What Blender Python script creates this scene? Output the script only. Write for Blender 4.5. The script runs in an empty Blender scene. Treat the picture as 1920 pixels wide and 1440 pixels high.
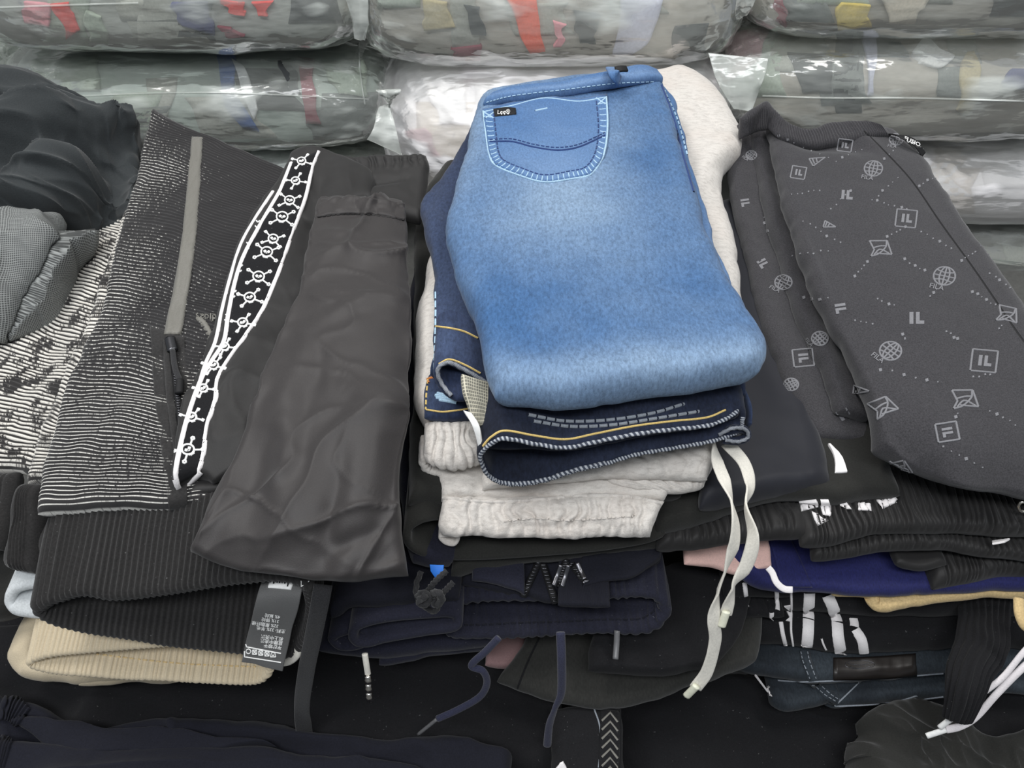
import bpy, bmesh, math, random
import numpy as np
from mathutils import Vector, Matrix
from mathutils.bvhtree import BVHTree
from mathutils.geometry import tessellate_polygon

scene = bpy.context.scene
COL = scene.collection
PI = math.pi
# ------------------------------------------------------------------ camera
FPX = 1442.0                      # focal length in pixels of the 1920x1440 frame
PITCH = math.radians(45.0)
CAMZ = 0.90
cam_d = bpy.data.cameras.new('camera')
cam_d.sensor_width = 36.0
cam_d.lens = 36.0 * FPX / 1920.0
cam_d.clip_start = 0.02
cam = bpy.data.objects.new('camera', cam_d)
COL.objects.link(cam)
cam.location = (0, 0, CAMZ)
cam.rotation_euler = (PI / 2 - PITCH, 0, 0)
scene.camera = cam
# ------------------------------------------------------------------ world and lamps
w = bpy.data.worlds.new('room_air')
scene.world = w
w.use_nodes = True
w.node_tree.nodes['Background'].inputs[0].default_value = (0.86, 0.93, 1.0, 1)
w.node_tree.nodes['Background'].inputs[1].default_value = 0.22


def area_lamp(name, loc, target, sx, sy, power, color=(1, 1, 1)):
    d = bpy.data.lights.new(name, 'AREA')
    d.shape = 'RECTANGLE'
    d.size, d.size_y = sx, sy
    d.energy = power
    d.color = color
    o = bpy.data.objects.new(name, d)
    COL.objects.link(o)
    o.location = loc
    o.rotation_euler = (Vector(target) - Vector(loc)).to_track_quat('-Z', 'Y').to_euler()
    return o


area_lamp('ceiling_lamp', (-0.9, 0.9, 2.3), (-0.35, 0.6, 0.3), 1.3, 0.30, 18, (1.0, 0.98, 0.95))
area_lamp('ceiling_lamp', (0.75, 0.9, 2.3), (0.35, 0.6, 0.3), 1.3, 0.30, 15, (1.0, 0.98, 0.95))
area_lamp('ceiling_lamp', (-0.3, -0.5, 2.3), (0.0, 1.0, 0.3), 2.0, 0.40, 25, (0.96, 0.98, 1.0))  # unseen front fill, placed here to brighten the upright bale faces
scene.view_settings.view_transform = 'Standard'
scene.view_settings.look = 'None'
scene.view_settings.exposure = 0.42
scene.view_settings.gamma = 1.0
scene.view_settings.use_curve_mapping = False

# ------------------------------------------------------------------ pixel <-> place
CAM = np.array([0, 0, CAMZ])
FWD = np.array([0, math.cos(PITCH), -math.sin(PITCH)])
UPV = np.array([0, math.sin(PITCH), math.cos(PITCH)])


def ray(u, v):
    return np.array([(u - 960) / FPX, 0, 0]) + UPV * ((720 - v) / FPX) + FWD


def PZ(u, v, z):
    d = ray(u, v)
    return CAM + d * ((z - CAMZ) / d[2])


def zr(pts):
    """(u, v, z) -> (u, v, y) for rims that are known by their height"""
    return [(u, v, float(PZ(u, v, z)[1])) for u, v, z in pts]


def PY(u, v, y):
    d = ray(u, v)
    return CAM + d * (y / d[1])


# ------------------------------------------------------------------ noise (vectorised)
def _hash(ix, iy, seed):
    h = (ix.astype(np.int64) * 374761393 + iy.astype(np.int64) * 668265263 + seed * 974711) & 0x7fffffff
    h = ((h ^ (h >> 13)) * 1274126177) & 0x7fffffff
    return ((h ^ (h >> 16)) & 0xffff) / 65535.0


def vn(x, y, seed=0):
    ix, iy = np.floor(x), np.floor(y)
    fx, fy = x - ix, y - iy
    fx = fx * fx * fx * (fx * (fx * 6 - 15) + 10)
    fy = fy * fy * fy * (fy * (fy * 6 - 15) + 10)
    a, b = _hash(ix, iy, seed), _hash(ix + 1, iy, seed)
    c, d = _hash(ix, iy + 1, seed), _hash(ix + 1, iy + 1, seed)
    return (a + (b - a) * fx) * (1 - fy) + (c + (d - c) * fx) * fy - 0.5


def fbm(x, y, seed=0, o=4, g=0.5):
    r, a = 0, 1.0
    for k in range(o):
        r = r + a * vn(x, y, seed + k * 17)
        x, y, a = x * 2.03 + 3.1, y * 2.03 + 1.7, a * g
    return r


def ridge(x, y, seed=0, o=3):
    r, a = 0, 1.0
    for k in range(o):
        r = r + a * (0.5 - np.abs(vn(x, y, seed + k * 31)) * 2)
        x, y, a = x * 1.9 + 5.2, y * 1.9 + 2.3, a * 0.5
    return r


def rot(x, y, deg):
    c, s = math.cos(math.radians(deg)), math.sin(math.radians(deg))
    return x * c - y * s, x * s + y * c


def soft(amp, scale, seed=1, deg=0, stretch=1.0):
    def f(X, Y, S, T):
        a, b = rot(X, Y, deg)
        return amp * fbm(a * scale, b * scale / stretch, seed)
    return f


def crumple(amp, scale, seed=1, deg=0, stretch=1.0):
    def f(X, Y, S, T):
        a, b = rot(X, Y, deg)
        a = a + 0.02 * vn(X * 14, Y * 14, seed + 5)
        return amp * ridge(a * scale, b * scale / stretch, seed)
    return f


def wrink(amp, scale, seed=1, deg=0, stretch=2.5, p=4, octs=3):
    """sharp-crested creases in crossing directions"""
    def f(X, Y, S, T):
        r = 0
        for k in range(octs):
            a, b = rot(X, Y, deg + k * 47)
            q = scale * 1.7 ** k
            a = a + 0.25 / q * vn(X * q * 1.3, Y * q * 1.3, seed + 50 + k)
            n = vn(a * q, b * q / stretch, seed + k * 13) * 2
            msk = 0.35 + 1.3 * np.clip(vn(X * 9 + k, Y * 9, seed + 77 + k) + 0.35, 0, 1)
            r = r + amp * 0.62 ** k * (1 - np.abs(n)) ** p * msk
        return r
    return f


def creases(lst, z):
    """folds pressed in or raised: ((u,v),(u,v),width m,height m)"""
    seg = [(PZ(a[0], a[1], z), PZ(b[0], b[1], z), wd, h) for a, b, wd, h in lst]

    def f(X, Y, S, T):
        r = 0
        for A, B, wd, h in seg:
            dx, dy = B[0] - A[0], B[1] - A[1]
            L2 = dx * dx + dy * dy + 1e-12
            t = np.clip(((X - A[0]) * dx + (Y - A[1]) * dy) / L2, 0, 1)
            d2 = (X - A[0] - t * dx) ** 2 + (Y - A[1] - t * dy) ** 2
            r = r + h * np.exp(-d2 / (wd * wd)) * np.sin(PI * np.clip(t, 0.04, 0.96)) ** 0.5
        return r
    return f


def gathers(amp, n, t0=0.0, t1=1.0, seed=3, axis='s'):
    def f(X, Y, S, T):
        A, B = (S, T) if axis == 's' else (T, S)
        k = A * n + 1.3 * vn(A * n * 0.31, B * 3.0, seed) + 0.5 * vn(A * n, B * 5, seed + 3)
        wv = np.abs(np.sin(PI * k)) ** 0.8 - 0.5
        m = np.clip((B - t0) / 0.06, 0, 1) * np.clip((t1 - B) / 0.06, 0, 1)
        return amp * wv * m * (0.75 + 0.6 * vn(A * n * 0.5, B * 2, seed + 9))
    return f


def ribs(amp, n, axis='t', wob=0.0):
    def f(X, Y, S, T):
        A = (T if axis == 't' else S) + wob * vn(X * 18, Y * 18, 7)
        return amp * np.cos(2 * PI * n * A)
    return f


def mix(*fs):
    return lambda X, Y, S, T: sum(f(X, Y, S, T) for f in fs)


# ------------------------------------------------------------------ mesh helpers
def mk(name, verts, faces, mat, parent=None, uv=None, smooth=True):
    me = bpy.data.meshes.new(name)
    me.from_pydata(np.asarray(verts, float).tolist(), [], faces if isinstance(faces, list) else faces.tolist())
    if uv is not None:
        lay = me.uv_layers.new(name='UVMap')
        vi = np.zeros(len(me.loops), np.int32)
        me.loops.foreach_get('vertex_index', vi)
        lay.data.foreach_set('uv', np.asarray(uv, np.float32)[vi].ravel())
    if smooth:
        me.polygons.foreach_set('use_smooth', np.ones(len(me.polygons), bool))
    me.materials.append(mat)
    o = bpy.data.objects.new(name, me)
    COL.objects.link(o)
    if parent is not None:
        o.parent = parent
    return o


def tag(o, label, cat, group=None, kind=None):
    o['label'] = label
    o['category'] = cat
    if group:
        o['group'] = group
    if kind:
        o['kind'] = kind
    return o


PARENTS = {}


def thing(name, label, cat, group=None):
    o = bpy.data.objects.new(name, None)
    PARENTS[name] = o
    o.empty_display_size = 0.03
    COL.objects.link(o)
    return tag(o, label, cat, group)


def hermite(P, te, t=None, closed=False):
    """smooth curve through P (k, ...), sampled at te in 0..1"""
    P = np.asarray(P, float)
    k = len(P)
    if closed:
        P = np.concatenate([P[-2:], P, P[:3]])
    flat = P.reshape(len(P), -1)
    if t is None:
        d = np.linalg.norm(np.diff(flat, axis=0), axis=1)
        d = np.sqrt(d * (d.mean() + 1e-9)) if not closed else d
        t = np.concatenate([[0], np.cumsum(np.maximum(d, 1e-6))])
    if closed:
        a, b = t[2], t[2 + k]
        te = a + te * (b - a)
    else:
        te = t[0] + te * (t[-1] - t[0])
    m = np.zeros_like(flat)
    m[1:-1] = (flat[2:] - flat[:-2]) / (t[2:] - t[:-2])[:, None]
    m[0] = (flat[1] - flat[0]) / (t[1] - t[0])
    m[-1] = (flat[-1] - flat[-2]) / (t[-1] - t[-2])
    i = np.clip(np.searchsorted(t, te, side='right') - 1, 0, len(t) - 2)
    h = (t[i + 1] - t[i])
    x = ((te - t[i]) / h)[:, None]
    h = h[:, None]
    r = ((2 * x**3 - 3 * x**2 + 1) * flat[i] + (x**3 - 2 * x**2 + x) * h * m[i]
         + (-2 * x**3 + 3 * x**2) * flat[i + 1] + (x**3 - x**2) * h * m[i + 1])
    return r.reshape((len(te),) + P.shape[1:])


def edge_param(n, e, k=5):
    e = min(e, 0.3)
    ph = np.linspace(0, PI / 2, k)
    a = e * (1 - np.cos(ph))
    mid = np.linspace(e, 1 - e, max(n - 2 * k, 3))[1:-1]
    return np.concatenate([a, mid, 1 - a[::-1]])


def gridf(nv, nu, off=0):
    i, j = np.meshgrid(np.arange(nu - 1), np.arange(nv - 1))
    a = (j * nu + i).ravel() + off
    return np.stack([a, a + 1, a + nu + 1, a + nu], 1)


def slab(name, mat, rails, th, parent=None, nu=60, nv=80, wr=None, wr_top=None, world=False, crown=0.0, wob=0.005):
    """a folded piece of cloth with rounded edges. rails: lists of (u, v, top z) from the far to the near edge, left to right"""
    r = th / 2
    W = []
    for rl in rails:
        W.append(np.array(rl, float) if world else np.array([PZ(u, v, z - r) for u, v, z in rl]))
    ln = max(np.linalg.norm(np.diff(x, axis=0), axis=1).sum() for x in W)
    wd = max(np.linalg.norm(W[0][0] - W[-1][0]), np.linalg.norm(W[0][-1] - W[-1][-1]), 0.02)
    tt = edge_param(nv, r / ln)
    ss = edge_param(nu, r / wd)
    R = np.stack([hermite(x, tt) for x in W])           # k, nv, 3
    M = hermite(R, ss).transpose(1, 0, 2) if len(W) > 2 else (R[0][:, None] * (1 - ss)[None, :, None] + R[1][:, None] * ss[None, :, None])
    S, T = np.meshgrid(ss, tt)
    if wob:
        wx = wob * fbm(M[..., 0] * 22 + 3, M[..., 1] * 22, 901, 3)
        wy = wob * fbm(M[..., 0] * 22 + 9, M[..., 1] * 22, 907, 3)
        M[..., 0] += wx
        M[..., 1] += wy
    if crown:
        M[..., 2] += crown * (1 - np.abs(2 * S - 1) ** 2.5)
    du = np.gradient(M, axis=1)
    dv = np.gradient(M, axis=0)
    N = np.cross(dv, du)
    N /= np.linalg.norm(N, axis=2)[..., None] + 1e-12
    N[N[..., 2] < 0] *= -1
    # the outline itself keeps vertical edges
    d = 0
    if wr:
        d = wr(M[..., 0], M[..., 1], S, T)
    es = np.minimum(S, 1 - S) * wd / r
    et = np.minimum(T, 1 - T) * ln / r
    pf = lambda x: np.sqrt(np.clip(1 - (1 - np.clip(x, 0, 1)) ** 2, 0, 1))
    prof = pf(es) * pf(et)
    dt = 0
    if wr_top:
        dt = wr_top(M[..., 0], M[..., 1], S, T) * prof
    top = M + N * (r * prof + d + dt)[..., None]
    bot = M + N * (-r * prof + d)[..., None]
    nv_, nu_ = S.shape
    f1 = gridf(nv_, nu_)
    idx = np.arange(nv_ * nu_).reshape(nv_, nu_)
    inner = np.zeros((nv_, nu_), bool)
    inner[1:-1, 1:-1] = True
    bi = idx.copy()
    bi[inner] = nv_ * nu_ + np.arange(inner.sum())
    bi = bi.ravel()
    f2 = bi[f1][:, ::-1]
    V = np.concatenate([top.reshape(-1, 3), bot[inner]])
    uv = np.stack([S, 1 - T], 2)
    UV = np.concatenate([uv.reshape(-1, 2), uv[inner]])
    return mk(name, V, np.concatenate([f1[:, ::-1], f2[:, ::-1]]), mat, parent, UV)


def shelf(name, mat, near, back, th, parent=None, nu=80, nv=40, wr=None, wr_top=None, rise=0.0, skew=0.0):
    """a folded layer seen from its near edge: near = (u, v, top z) left to right, reaching 'back' metres into the pile"""
    rails = []
    r = th / 2
    for u, v, z in near:
        p = PZ(u, v, z - r)
        q = p + np.array([skew * back, back, rise])
        rails.append([q, (p * 0.5 + q * 0.5), p * 0.85 + q * 0.15, p])
    return slab(name, mat, rails, th, parent, nu, nv, wr, wr_top, world=True)


def band(name, mat, ring, back, th, parent=None, n=160, rows=14, inner=0.6, gat=None, pinch=0.0):
    """an open hem or waistband: ring = (u, v, y) once around the rim; back = vector into the pile"""
    R = np.array([PY(u, v, y) for u, v, y in ring])
    R = hermite(R, np.linspace(0, 1, n, endpoint=False), closed=True)
    tg = np.roll(R, -1, 0) - np.roll(R, 1, 0)
    Nn = np.stack([tg[:, 2], np.zeros(n), -tg[:, 0]], 1)
    Nn /= np.linalg.norm(Nn, axis=1)[:, None] + 1e-12
    area = 0.5 * np.sum(R[:, 0] * np.roll(R[:, 2], -1) - np.roll(R[:, 0], -1) * R[:, 2])
    if area < 0:
        Nn = -Nn
    back = np.array(back, float)
    bl = np.linalg.norm(back)
    prof = [(b, th / 2) for b in np.linspace(1, 0, rows)]
    prof += [(-th / 2 / bl * math.sin(a), th / 2 * math.cos(a)) for a in np.linspace(0, PI, 7)[1:-1]]
    prof += [(b, -th / 2) for b in np.linspace(0, inner, rows)]
    arc = np.arange(n) / n
    V, UV = [], []
    mid = R[:, 2].mean()
    for b, off in prof:
        P = R + back * b + Nn * off
        if gat is not None:
            P = P + Nn * (gat(arc, np.full(n, max(b, 0))))[:, None]
        if pinch:
            P[:, 2] += (mid + back[2] * b - P[:, 2]) * pinch * max(b, 0)
        V.append(P)
        UV.append(np.stack([arc, np.full(n, b)], 1))
    m = len(prof)
    V, UV = np.array(V).reshape(-1, 3), np.array(UV).reshape(-1, 2)
    i, j = np.meshgrid(np.arange(n), np.arange(m - 1))
    a, c = (j * n + i).ravel(), (j * n + (i + 1) % n).ravel()
    F = np.stack([a, c, c + n, a + n], 1)
    return mk(name, V, F, mat, parent, UV)


def ring_gather(amp, n, seed=5):
    def f(arc, b):
        k = arc * n + 0.9 * vn(arc * n * 0.4, b * 2, seed)
        return amp * (np.abs(np.sin(PI * k)) - 0.5) * (0.7 + 0.8 * vn(arc * n * 0.6, b * 3 + 9, seed + 1))
    return f


def sweep(name, mat, pts, w, h, parent=None, n=60, twist=None, face=None, m=10, power=1.0, taper=None, rope=0.0):
    """a cord or flat tape along world points; face = direction the flat side looks to"""
    P = hermite(np.array(pts, float), np.linspace(0, 1, n))
    tg = np.gradient(P, axis=0)
    tg /= np.linalg.norm(tg, axis=1)[:, None] + 1e-12
    tw = np.zeros(n) if twist is None else np.interp(np.linspace(0, 1, n), np.linspace(0, 1, len(twist)), twist)
    f0 = np.array(face if face is not None else (0, -0.6, 0.8), float)
    V, UV = [], []
    aa = np.linspace(0, 2 * PI, m, endpoint=False)
    for k in range(n):
        side = np.cross(tg[k], f0)
        side /= np.linalg.norm(side) + 1e-9
        up = np.cross(side, tg[k])
        a = math.radians(tw[k])
        s2 = side * math.cos(a) + up * math.sin(a)
        u2 = -side * math.sin(a) + up * math.cos(a)
        sc = 1.0 if taper is None else np.interp(k / (n - 1), np.linspace(0, 1, len(taper)), taper)
        cx = np.sign(np.cos(aa)) * np.abs(np.cos(aa)) ** power * w / 2 * sc
        cy = np.sign(np.sin(aa)) * np.abs(np.sin(aa)) ** power * h / 2 * sc
        if rope:
            q = 1 + rope * np.sin(3 * aa + k * 0.9)
            cx, cy = cx * q, cy * q
        V.append(P[k] + np.outer(cx, s2) + np.outer(cy, u2))
        UV.append(np.stack([aa / (2 * PI), np.full(m, k / (n - 1))], 1))
    V, UV = np.array(V).reshape(-1, 3), np.array(UV).reshape(-1, 2)
    i, j = np.meshgrid(np.arange(m), np.arange(n - 1))
    a, c = (j * m + i).ravel(), (j * m + (i + 1) % m).ravel()
    F = np.stack([a, c, c + m, a + m], 1).tolist()
    F += [list(range(m))[::-1], [(n - 1) * m + q for q in range(m)]]
    return mk(name, V, F, mat, parent, UV)


# --- things sewn on or printed on a surface: laid on it where it lies
def tree(*objs):
    V, F = [], []
    for o in objs:
        b = len(V)
        V += [tuple(v.co) for v in o.data.vertices]
        F += [tuple(i + b for i in p.vertices) for p in o.data.polygons]
    return BVHTree.FromPolygons(V, F)


def hit(bv, u, v):
    d = Vector(ray(u, v)).normalized()
    loc, nrm, idx, dist = bv.ray_cast(Vector(CAM), d)
    if loc is None:
        best = None
        for q in np.linspace(0.35, 1.5, 47):
            c = bv.find_nearest(Vector(CAM) + d * float(q))
            if c[0] is not None and (best is None or c[3] < best[3]):
                best = c
        loc, nrm, idx, dist = best
    if nrm.dot(d) > 0:
        nrm = -nrm
    return np.array(loc), np.array(nrm)


def dense(px, step=6.0, closed=False):
    P = np.array(px, float)
    Q = np.concatenate([P, P[:1]]) if closed else P
    L = np.linalg.norm(np.diff(Q, axis=0), axis=1).sum()
    n = max(int(L / step), 4)
    if closed:
        return hermite(P, np.linspace(0, 1, n, endpoint=False), closed=True)
    return hermite(P, np.linspace(0, 1, n))


def ribbon_geo(bv, px, wd, h, step=6.0, closed=False, dash=None, smooth=True):
    pts = dense(px, step, closed) if smooth else np.array(px, float)
    H = [hit(bv, a, b) for a, b in pts]
    P = np.array([x[0] for x in H])
    N = np.array([x[1] for x in H])
    for _ in range(2):
        N[1:-1] = (N[:-2] + N[1:-1] * 2 + N[2:]) / 4
    n = len(P)
    tg = (np.roll(P, -1, 0) - np.roll(P, 1, 0)) if closed else np.gradient(P, axis=0)
    tg /= np.linalg.norm(tg, axis=1)[:, None] + 1e-12
    sd = np.cross(tg, N)
    sd /= np.linalg.norm(sd, axis=1)[:, None] + 1e-12
    sec = [(-0.5, -0.0006), (-0.42, h), (0.0, h * 1.25), (0.42, h), (0.5, -0.0006)]
    V, F = [], []
    for k in range(n):
        for a, b in sec:
            V.append(P[k] + sd[k] * a * wd + N[k] * b)
    q = len(sec)
    for k in range(n if closed else n - 1):
        if dash and (k % dash[1]) >= dash[0]:
            continue
        k2 = (k + 1) % n
        for s in range(q - 1):
            F.append([k * q + s, k * q + s + 1, k2 * q + s + 1, k2 * q + s])
    return V, F


def ribbon(name, mat, bv, px, wd, h=0.0008, parent=None, step=6.0, closed=False, dash=None, smooth=True):
    V, F = ribbon_geo(bv, px, wd, h, step, closed, dash, smooth)
    return mk(name, V, F, mat, parent)


def ribbons(name, mat, bv, lines, wd, h=0.0008, parent=None, step=4.0, smooth=True):
    V, F = [], []
    for px in lines:
        cl = len(px) > 3 and px[0] == px[-1]
        v, f = ribbon_geo(bv, px[:-1] if cl else px, wd, h, step, cl, None, smooth)
        b = len(V)
        V += v
        F += [[i + b for i in q] for q in f]
    return mk(name, V, F, mat, parent)


def patch(name, mat, bv, rails, h=0.0015, parent=None, nu=24, nv=24, wr=None):
    """a piece of cloth sewn on: rails in pixels (u, v), far to near, left to right"""
    ss, tt = np.linspace(0, 1, nu), np.linspace(0, 1, nv)
    R = np.stack([hermite(np.array(x, float), tt) for x in rails])
    G = hermite(R, ss).transpose(1, 0, 2) if len(rails) > 2 else R[0][:, None] * (1 - ss)[None, :, None] + R[1][:, None] * ss[None, :, None]
    G = np.pad(G, ((1, 1), (1, 1), (0, 0)), mode='edge')
    nv_, nu_ = G.shape[:2]
    V = np.zeros((nv_, nu_, 3))
    S, T = np.meshgrid(np.clip((np.arange(nu_) - 1) / (nu - 1), 0, 1), np.clip((np.arange(nv_) - 1) / (nv - 1), 0, 1))
    P0 = np.zeros_like(V)
    N0 = np.zeros_like(V)
    for j in range(nv_):
        for i in range(nu_):
            p, nn = hit(bv, *G[j, i])
            P0[j, i], N0[j, i] = p, nn
    for _ in range(3):
        N0[1:-1, 1:-1] = (N0[1:-1, 1:-1] * 2 + N0[:-2, 1:-1] + N0[2:, 1:-1] + N0[1:-1, :-2] + N0[1:-1, 2:]) / 6
    off = np.full((nv_, nu_), h)
    if wr:
        off = off + wr(P0[..., 0], P0[..., 1], S, T)
    off[0], off[-1], off[:, 0], off[:, -1] = -0.0008, -0.0008, -0.0008, -0.0008
    V = P0 + N0 * off[..., None]
    return mk(name, V.reshape(-1, 3), gridf(nv_, nu_)[:, ::-1], mat, parent, np.stack([S, 1 - T], 2).reshape(-1, 2))


def polys(name, mat, bv, lst, h=0.0008, parent=None):
    """flat shapes with their own small thickness: lists of pixel outlines"""
    V, F = [], []
    for px in lst:
        H = [hit(bv, a, b) for a, b in px]
        b = len(V)
        n = len(px)
        V += [p + q * h for p, q in H] + [p - q * 0.0006 for p, q in H]
        for t in tessellate_polygon([[Vector((a, c, 0)) for a, c in px]]):
            F.append([b + i for i in t])
        for k in range(n):
            F.append([b + k, b + (k + 1) % n, b + n + (k + 1) % n, b + n + k])
    return mk(name, V, F, mat, parent, smooth=False)


def text_on(name, mat, bv, s, org, ex, ey, h=0.0006, parent=None, align='LEFT', bold=0.015):
    cu = bpy.data.curves.new(name, 'FONT')
    cu.body = s
    cu.align_x = align
    cu.resolution_u = 3
    cu.fill_mode = 'FRONT'
    cu.offset = bold
    o = bpy.data.objects.new(name, cu)
    COL.objects.link(o)
    dg = bpy.context.evaluated_depsgraph_get()
    me = bpy.data.meshes.new_from_object(o.evaluated_get(dg))
    bpy.data.objects.remove(o)
    V = []
    for v in me.vertices:
        u = org[0] + ex[0] * v.co.x + ey[0] * v.co.y
        q = org[1] + ex[1] * v.co.x + ey[1] * v.co.y
        p, nn = hit(bv, u, q)
        V.append(p + nn * h)
    F = [list(p.vertices) for p in me.polygons]
    bpy.data.meshes.remove(me)
    return mk(name, V, F, mat, parent, smooth=False)


# ------------------------------------------------------------------ materials
def lin(c):
    return tuple(((x / 255) / 12.92 if x / 255 <= 0.04045 else ((x / 255 + 0.055) / 1.055) ** 2.4) for x in c) + (1,)


class NT:
    def __init__(self, name):
        self.m = bpy.data.materials.new(name)
        self.m.use_nodes = True
        self.t = self.m.node_tree
        self.b = self.t.nodes['Principled BSDF']
        self.out = self.t.nodes['Material Output']

    def n(self, kind, **kw):
        x = self.t.nodes.new(kind)
        for k, v in kw.items():
            if k.startswith('i_'):
                k2 = k[2:]
                x.inputs[int(k2) if k2.isdigit() else k2.replace('_', ' ')].default_value = v
            else:
                setattr(x, k, v)
        return x

    def l(self, a, b):
        self.t.links.new(a, b)

    def math(self, op, a, b=None, c=None):
        x = self.n('ShaderNodeMath', operation=op)
        for i, v in enumerate((a, b, c)):
            if v is None:
                continue
            if isinstance(v, (int, float)):
                x.inputs[i].default_value = v
            else:
                self.l(v, x.inputs[i])
        return x.outputs[0]

    def mixc(self, f, a, b):
        x = self.n('ShaderNodeMix', data_type='RGBA')
        for i, v in ((0, f), (6, a), (7, b)):
            if isinstance(v, (int, float)):
                x.inputs[i].default_value = v
            elif isinstance(v, tuple):
                x.inputs[i].default_value = v
            else:
                self.l(v, x.inputs[i])
        return x.outputs[2]

    def noise(self, vec, scale, detail=3, rough=0.55):
        x = self.n('ShaderNodeTexNoise')
        x.inputs['Scale'].default_value = scale
        x.inputs['Detail'].default_value = detail
        x.inputs['Roughness'].default_value = rough
        if vec is not None:
            self.l(vec, x.inputs['Vector'])
        return x.outputs['Fac']

    def coord(self, which='Object', scale=None, rotz=0):
        t = self.n('ShaderNodeTexCoord').outputs[which]
        if scale is None:
            return t
        mp = self.n('ShaderNodeMapping')
        mp.inputs['Scale'].default_value = scale
        mp.inputs['Rotation'].default_value = (0, 0, rotz)
        self.l(t, mp.inputs['Vector'])
        return mp.outputs[0]

    def ramp(self, fac, lo, hi):
        x = self.n('ShaderNodeMapRange')
        x.inputs['From Min'].default_value = lo
        x.inputs['From Max'].default_value = hi
        self.l(fac, x.inputs['Value'])
        return x.outputs[0]

    def bump(self, height, strength, dist):
        x = self.n('ShaderNodeBump')
        x.inputs['Strength'].default_value = strength
        x.inputs['Distance'].default_value = dist
        self.l(height, x.inputs['Height'])
        self.l(x.outputs[0], self.b.inputs['Normal'])


def sc(c, f):
    return tuple(min(x * f, 1.0) for x in c[:3]) + (1,)


def fabric(name, rgb, grain=700, var=0.25, rough=0.9, bump=0.4, bdist=0.0006, sheen=0.15, spec=0.25, mott=0.12, mscale=14, stretch=None, lint=0.0, crinkle=None):
    t = NT(name)
    c = lin(rgb)
    vec = t.coord('Object', stretch or (1, 1, 1))
    f = t.noise(vec, grain, 2)
    g = t.noise(t.coord('Object'), mscale, 3)
    col = t.mixc(t.ramp(f, 0.25, 0.75), sc(c, 1 - var), sc(c, 1 + var))
    col = t.mixc(t.math('MULTIPLY', t.ramp(g, 0.3, 0.7), mott), col, sc(c, 0.6))
    if lint:
        sp = t.noise(t.coord('Object'), 420, 1, 0.4)
        col = t.mixc(t.math('MULTIPLY', t.ramp(sp, 0.76, 0.80), lint), col, (0.5, 0.5, 0.5, 1))
    t.l(col, t.b.inputs['Base Color'])
    t.b.inputs['Roughness'].default_value = rough
    t.b.inputs['Specular IOR Level'].default_value = spec
    t.b.inputs['Sheen Weight'].default_value = sheen
    t.b.inputs['Sheen Roughness'].default_value = 0.5
    t.bump(f, bump, bdist)
    if crinkle:
        rn = t.n('ShaderNodeTexNoise', noise_type='RIDGED_MULTIFRACTAL')
        rn.inputs['Scale'].default_value = crinkle[0]
        rn.inputs['Detail'].default_value = 3
        rn.inputs['Distortion'].default_value = 0.6
        t.l(t.coord('Object', (1.0, 0.45, 0.45), 0.5), rn.inputs['Vector'])
        b2 = t.n('ShaderNodeBump')
        b2.inputs['Strength'].default_value = 1.0
        b2.inputs['Distance'].default_value = crinkle[1]
        t.l(rn.outputs['Fac'], b2.inputs['Height'])
        b1 = t.b.inputs['Normal'].links[0].from_node
        t.l(b2.outputs[0], b1.inputs['Normal'])
    return t.m


def plain(name, rgb, rough=0.6, metal=0.0, spec=0.4):
    t = NT(name)
    c = lin(rgb)
    f = t.noise(t.coord('Object'), 300, 2)
    t.l(t.mixc(t.ramp(f, 0.3, 0.7), sc(c, 0.93), sc(c, 1.05)), t.b.inputs['Base Color'])
    t.b.inputs['Roughness'].default_value = rough
    t.b.inputs['Metallic'].default_value = metal
    t.b.inputs['Specular IOR Level'].default_value = spec
    return t.m


def denim(name, base, pale, fades=(), grain=520, var=0.35, edge=0.0, mott=0.2):
    """fades: (s, t, rs, rt, strength) paler patches in cloth coordinates"""
    t = NT(name)
    c, p = lin(base), lin(pale)
    o = t.coord('Object')
    f = t.noise(t.coord('Object', (1, 0.45, 0.45)), grain, 3, 0.7)
    f2 = t.noise(o, grain * 2.2, 1)
    g = t.noise(o, 9, 3)
    uv = t.n('ShaderNodeSeparateXYZ')
    t.l(t.coord('UV'), uv.inputs[0])
    tot = t.math('MULTIPLY', t.ramp(g, 0.35, 0.75), mott)
    for s, tt, rs, rt, k in fades:
        a = t.math('POWER', t.math('DIVIDE', t.math('SUBTRACT', uv.outputs[0], s), rs), 2)
        b = t.math('POWER', t.math('DIVIDE', t.math('SUBTRACT', uv.outputs[1], tt), rt), 2)
        e = t.math('MULTIPLY', t.math('EXPONENT', t.math('MULTIPLY', t.math('ADD', a, b), -1.0)), k)
        tot = t.math('ADD', tot, e)
    tot = t.math('MINIMUM', t.math('MAXIMUM', tot, 0.0), 1.0)
    col = t.mixc(tot, c, p)
    gr = t.math('ADD', t.math('MULTIPLY', t.ramp(f, 0.25, 0.75), 0.7), t.math('MULTIPLY', f2, 0.3))
    hs = t.n('ShaderNodeHueSaturation')
    t.l(col, hs.inputs['Color'])
    t.l(t.math('ADD', t.math('MULTIPLY', gr, var * 2), 1 - var), hs.inputs['Value'])
    t.l(hs.outputs[0], t.b.inputs['Base Color'])
    t.b.inputs['Roughness'].default_value = 0.85
    t.b.inputs['Specular IOR Level'].default_value = 0.2
    t.b.inputs['Sheen Weight'].default_value = 0.1
    t.bump(f, 0.35, 0.0006)
    return t.m


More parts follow.
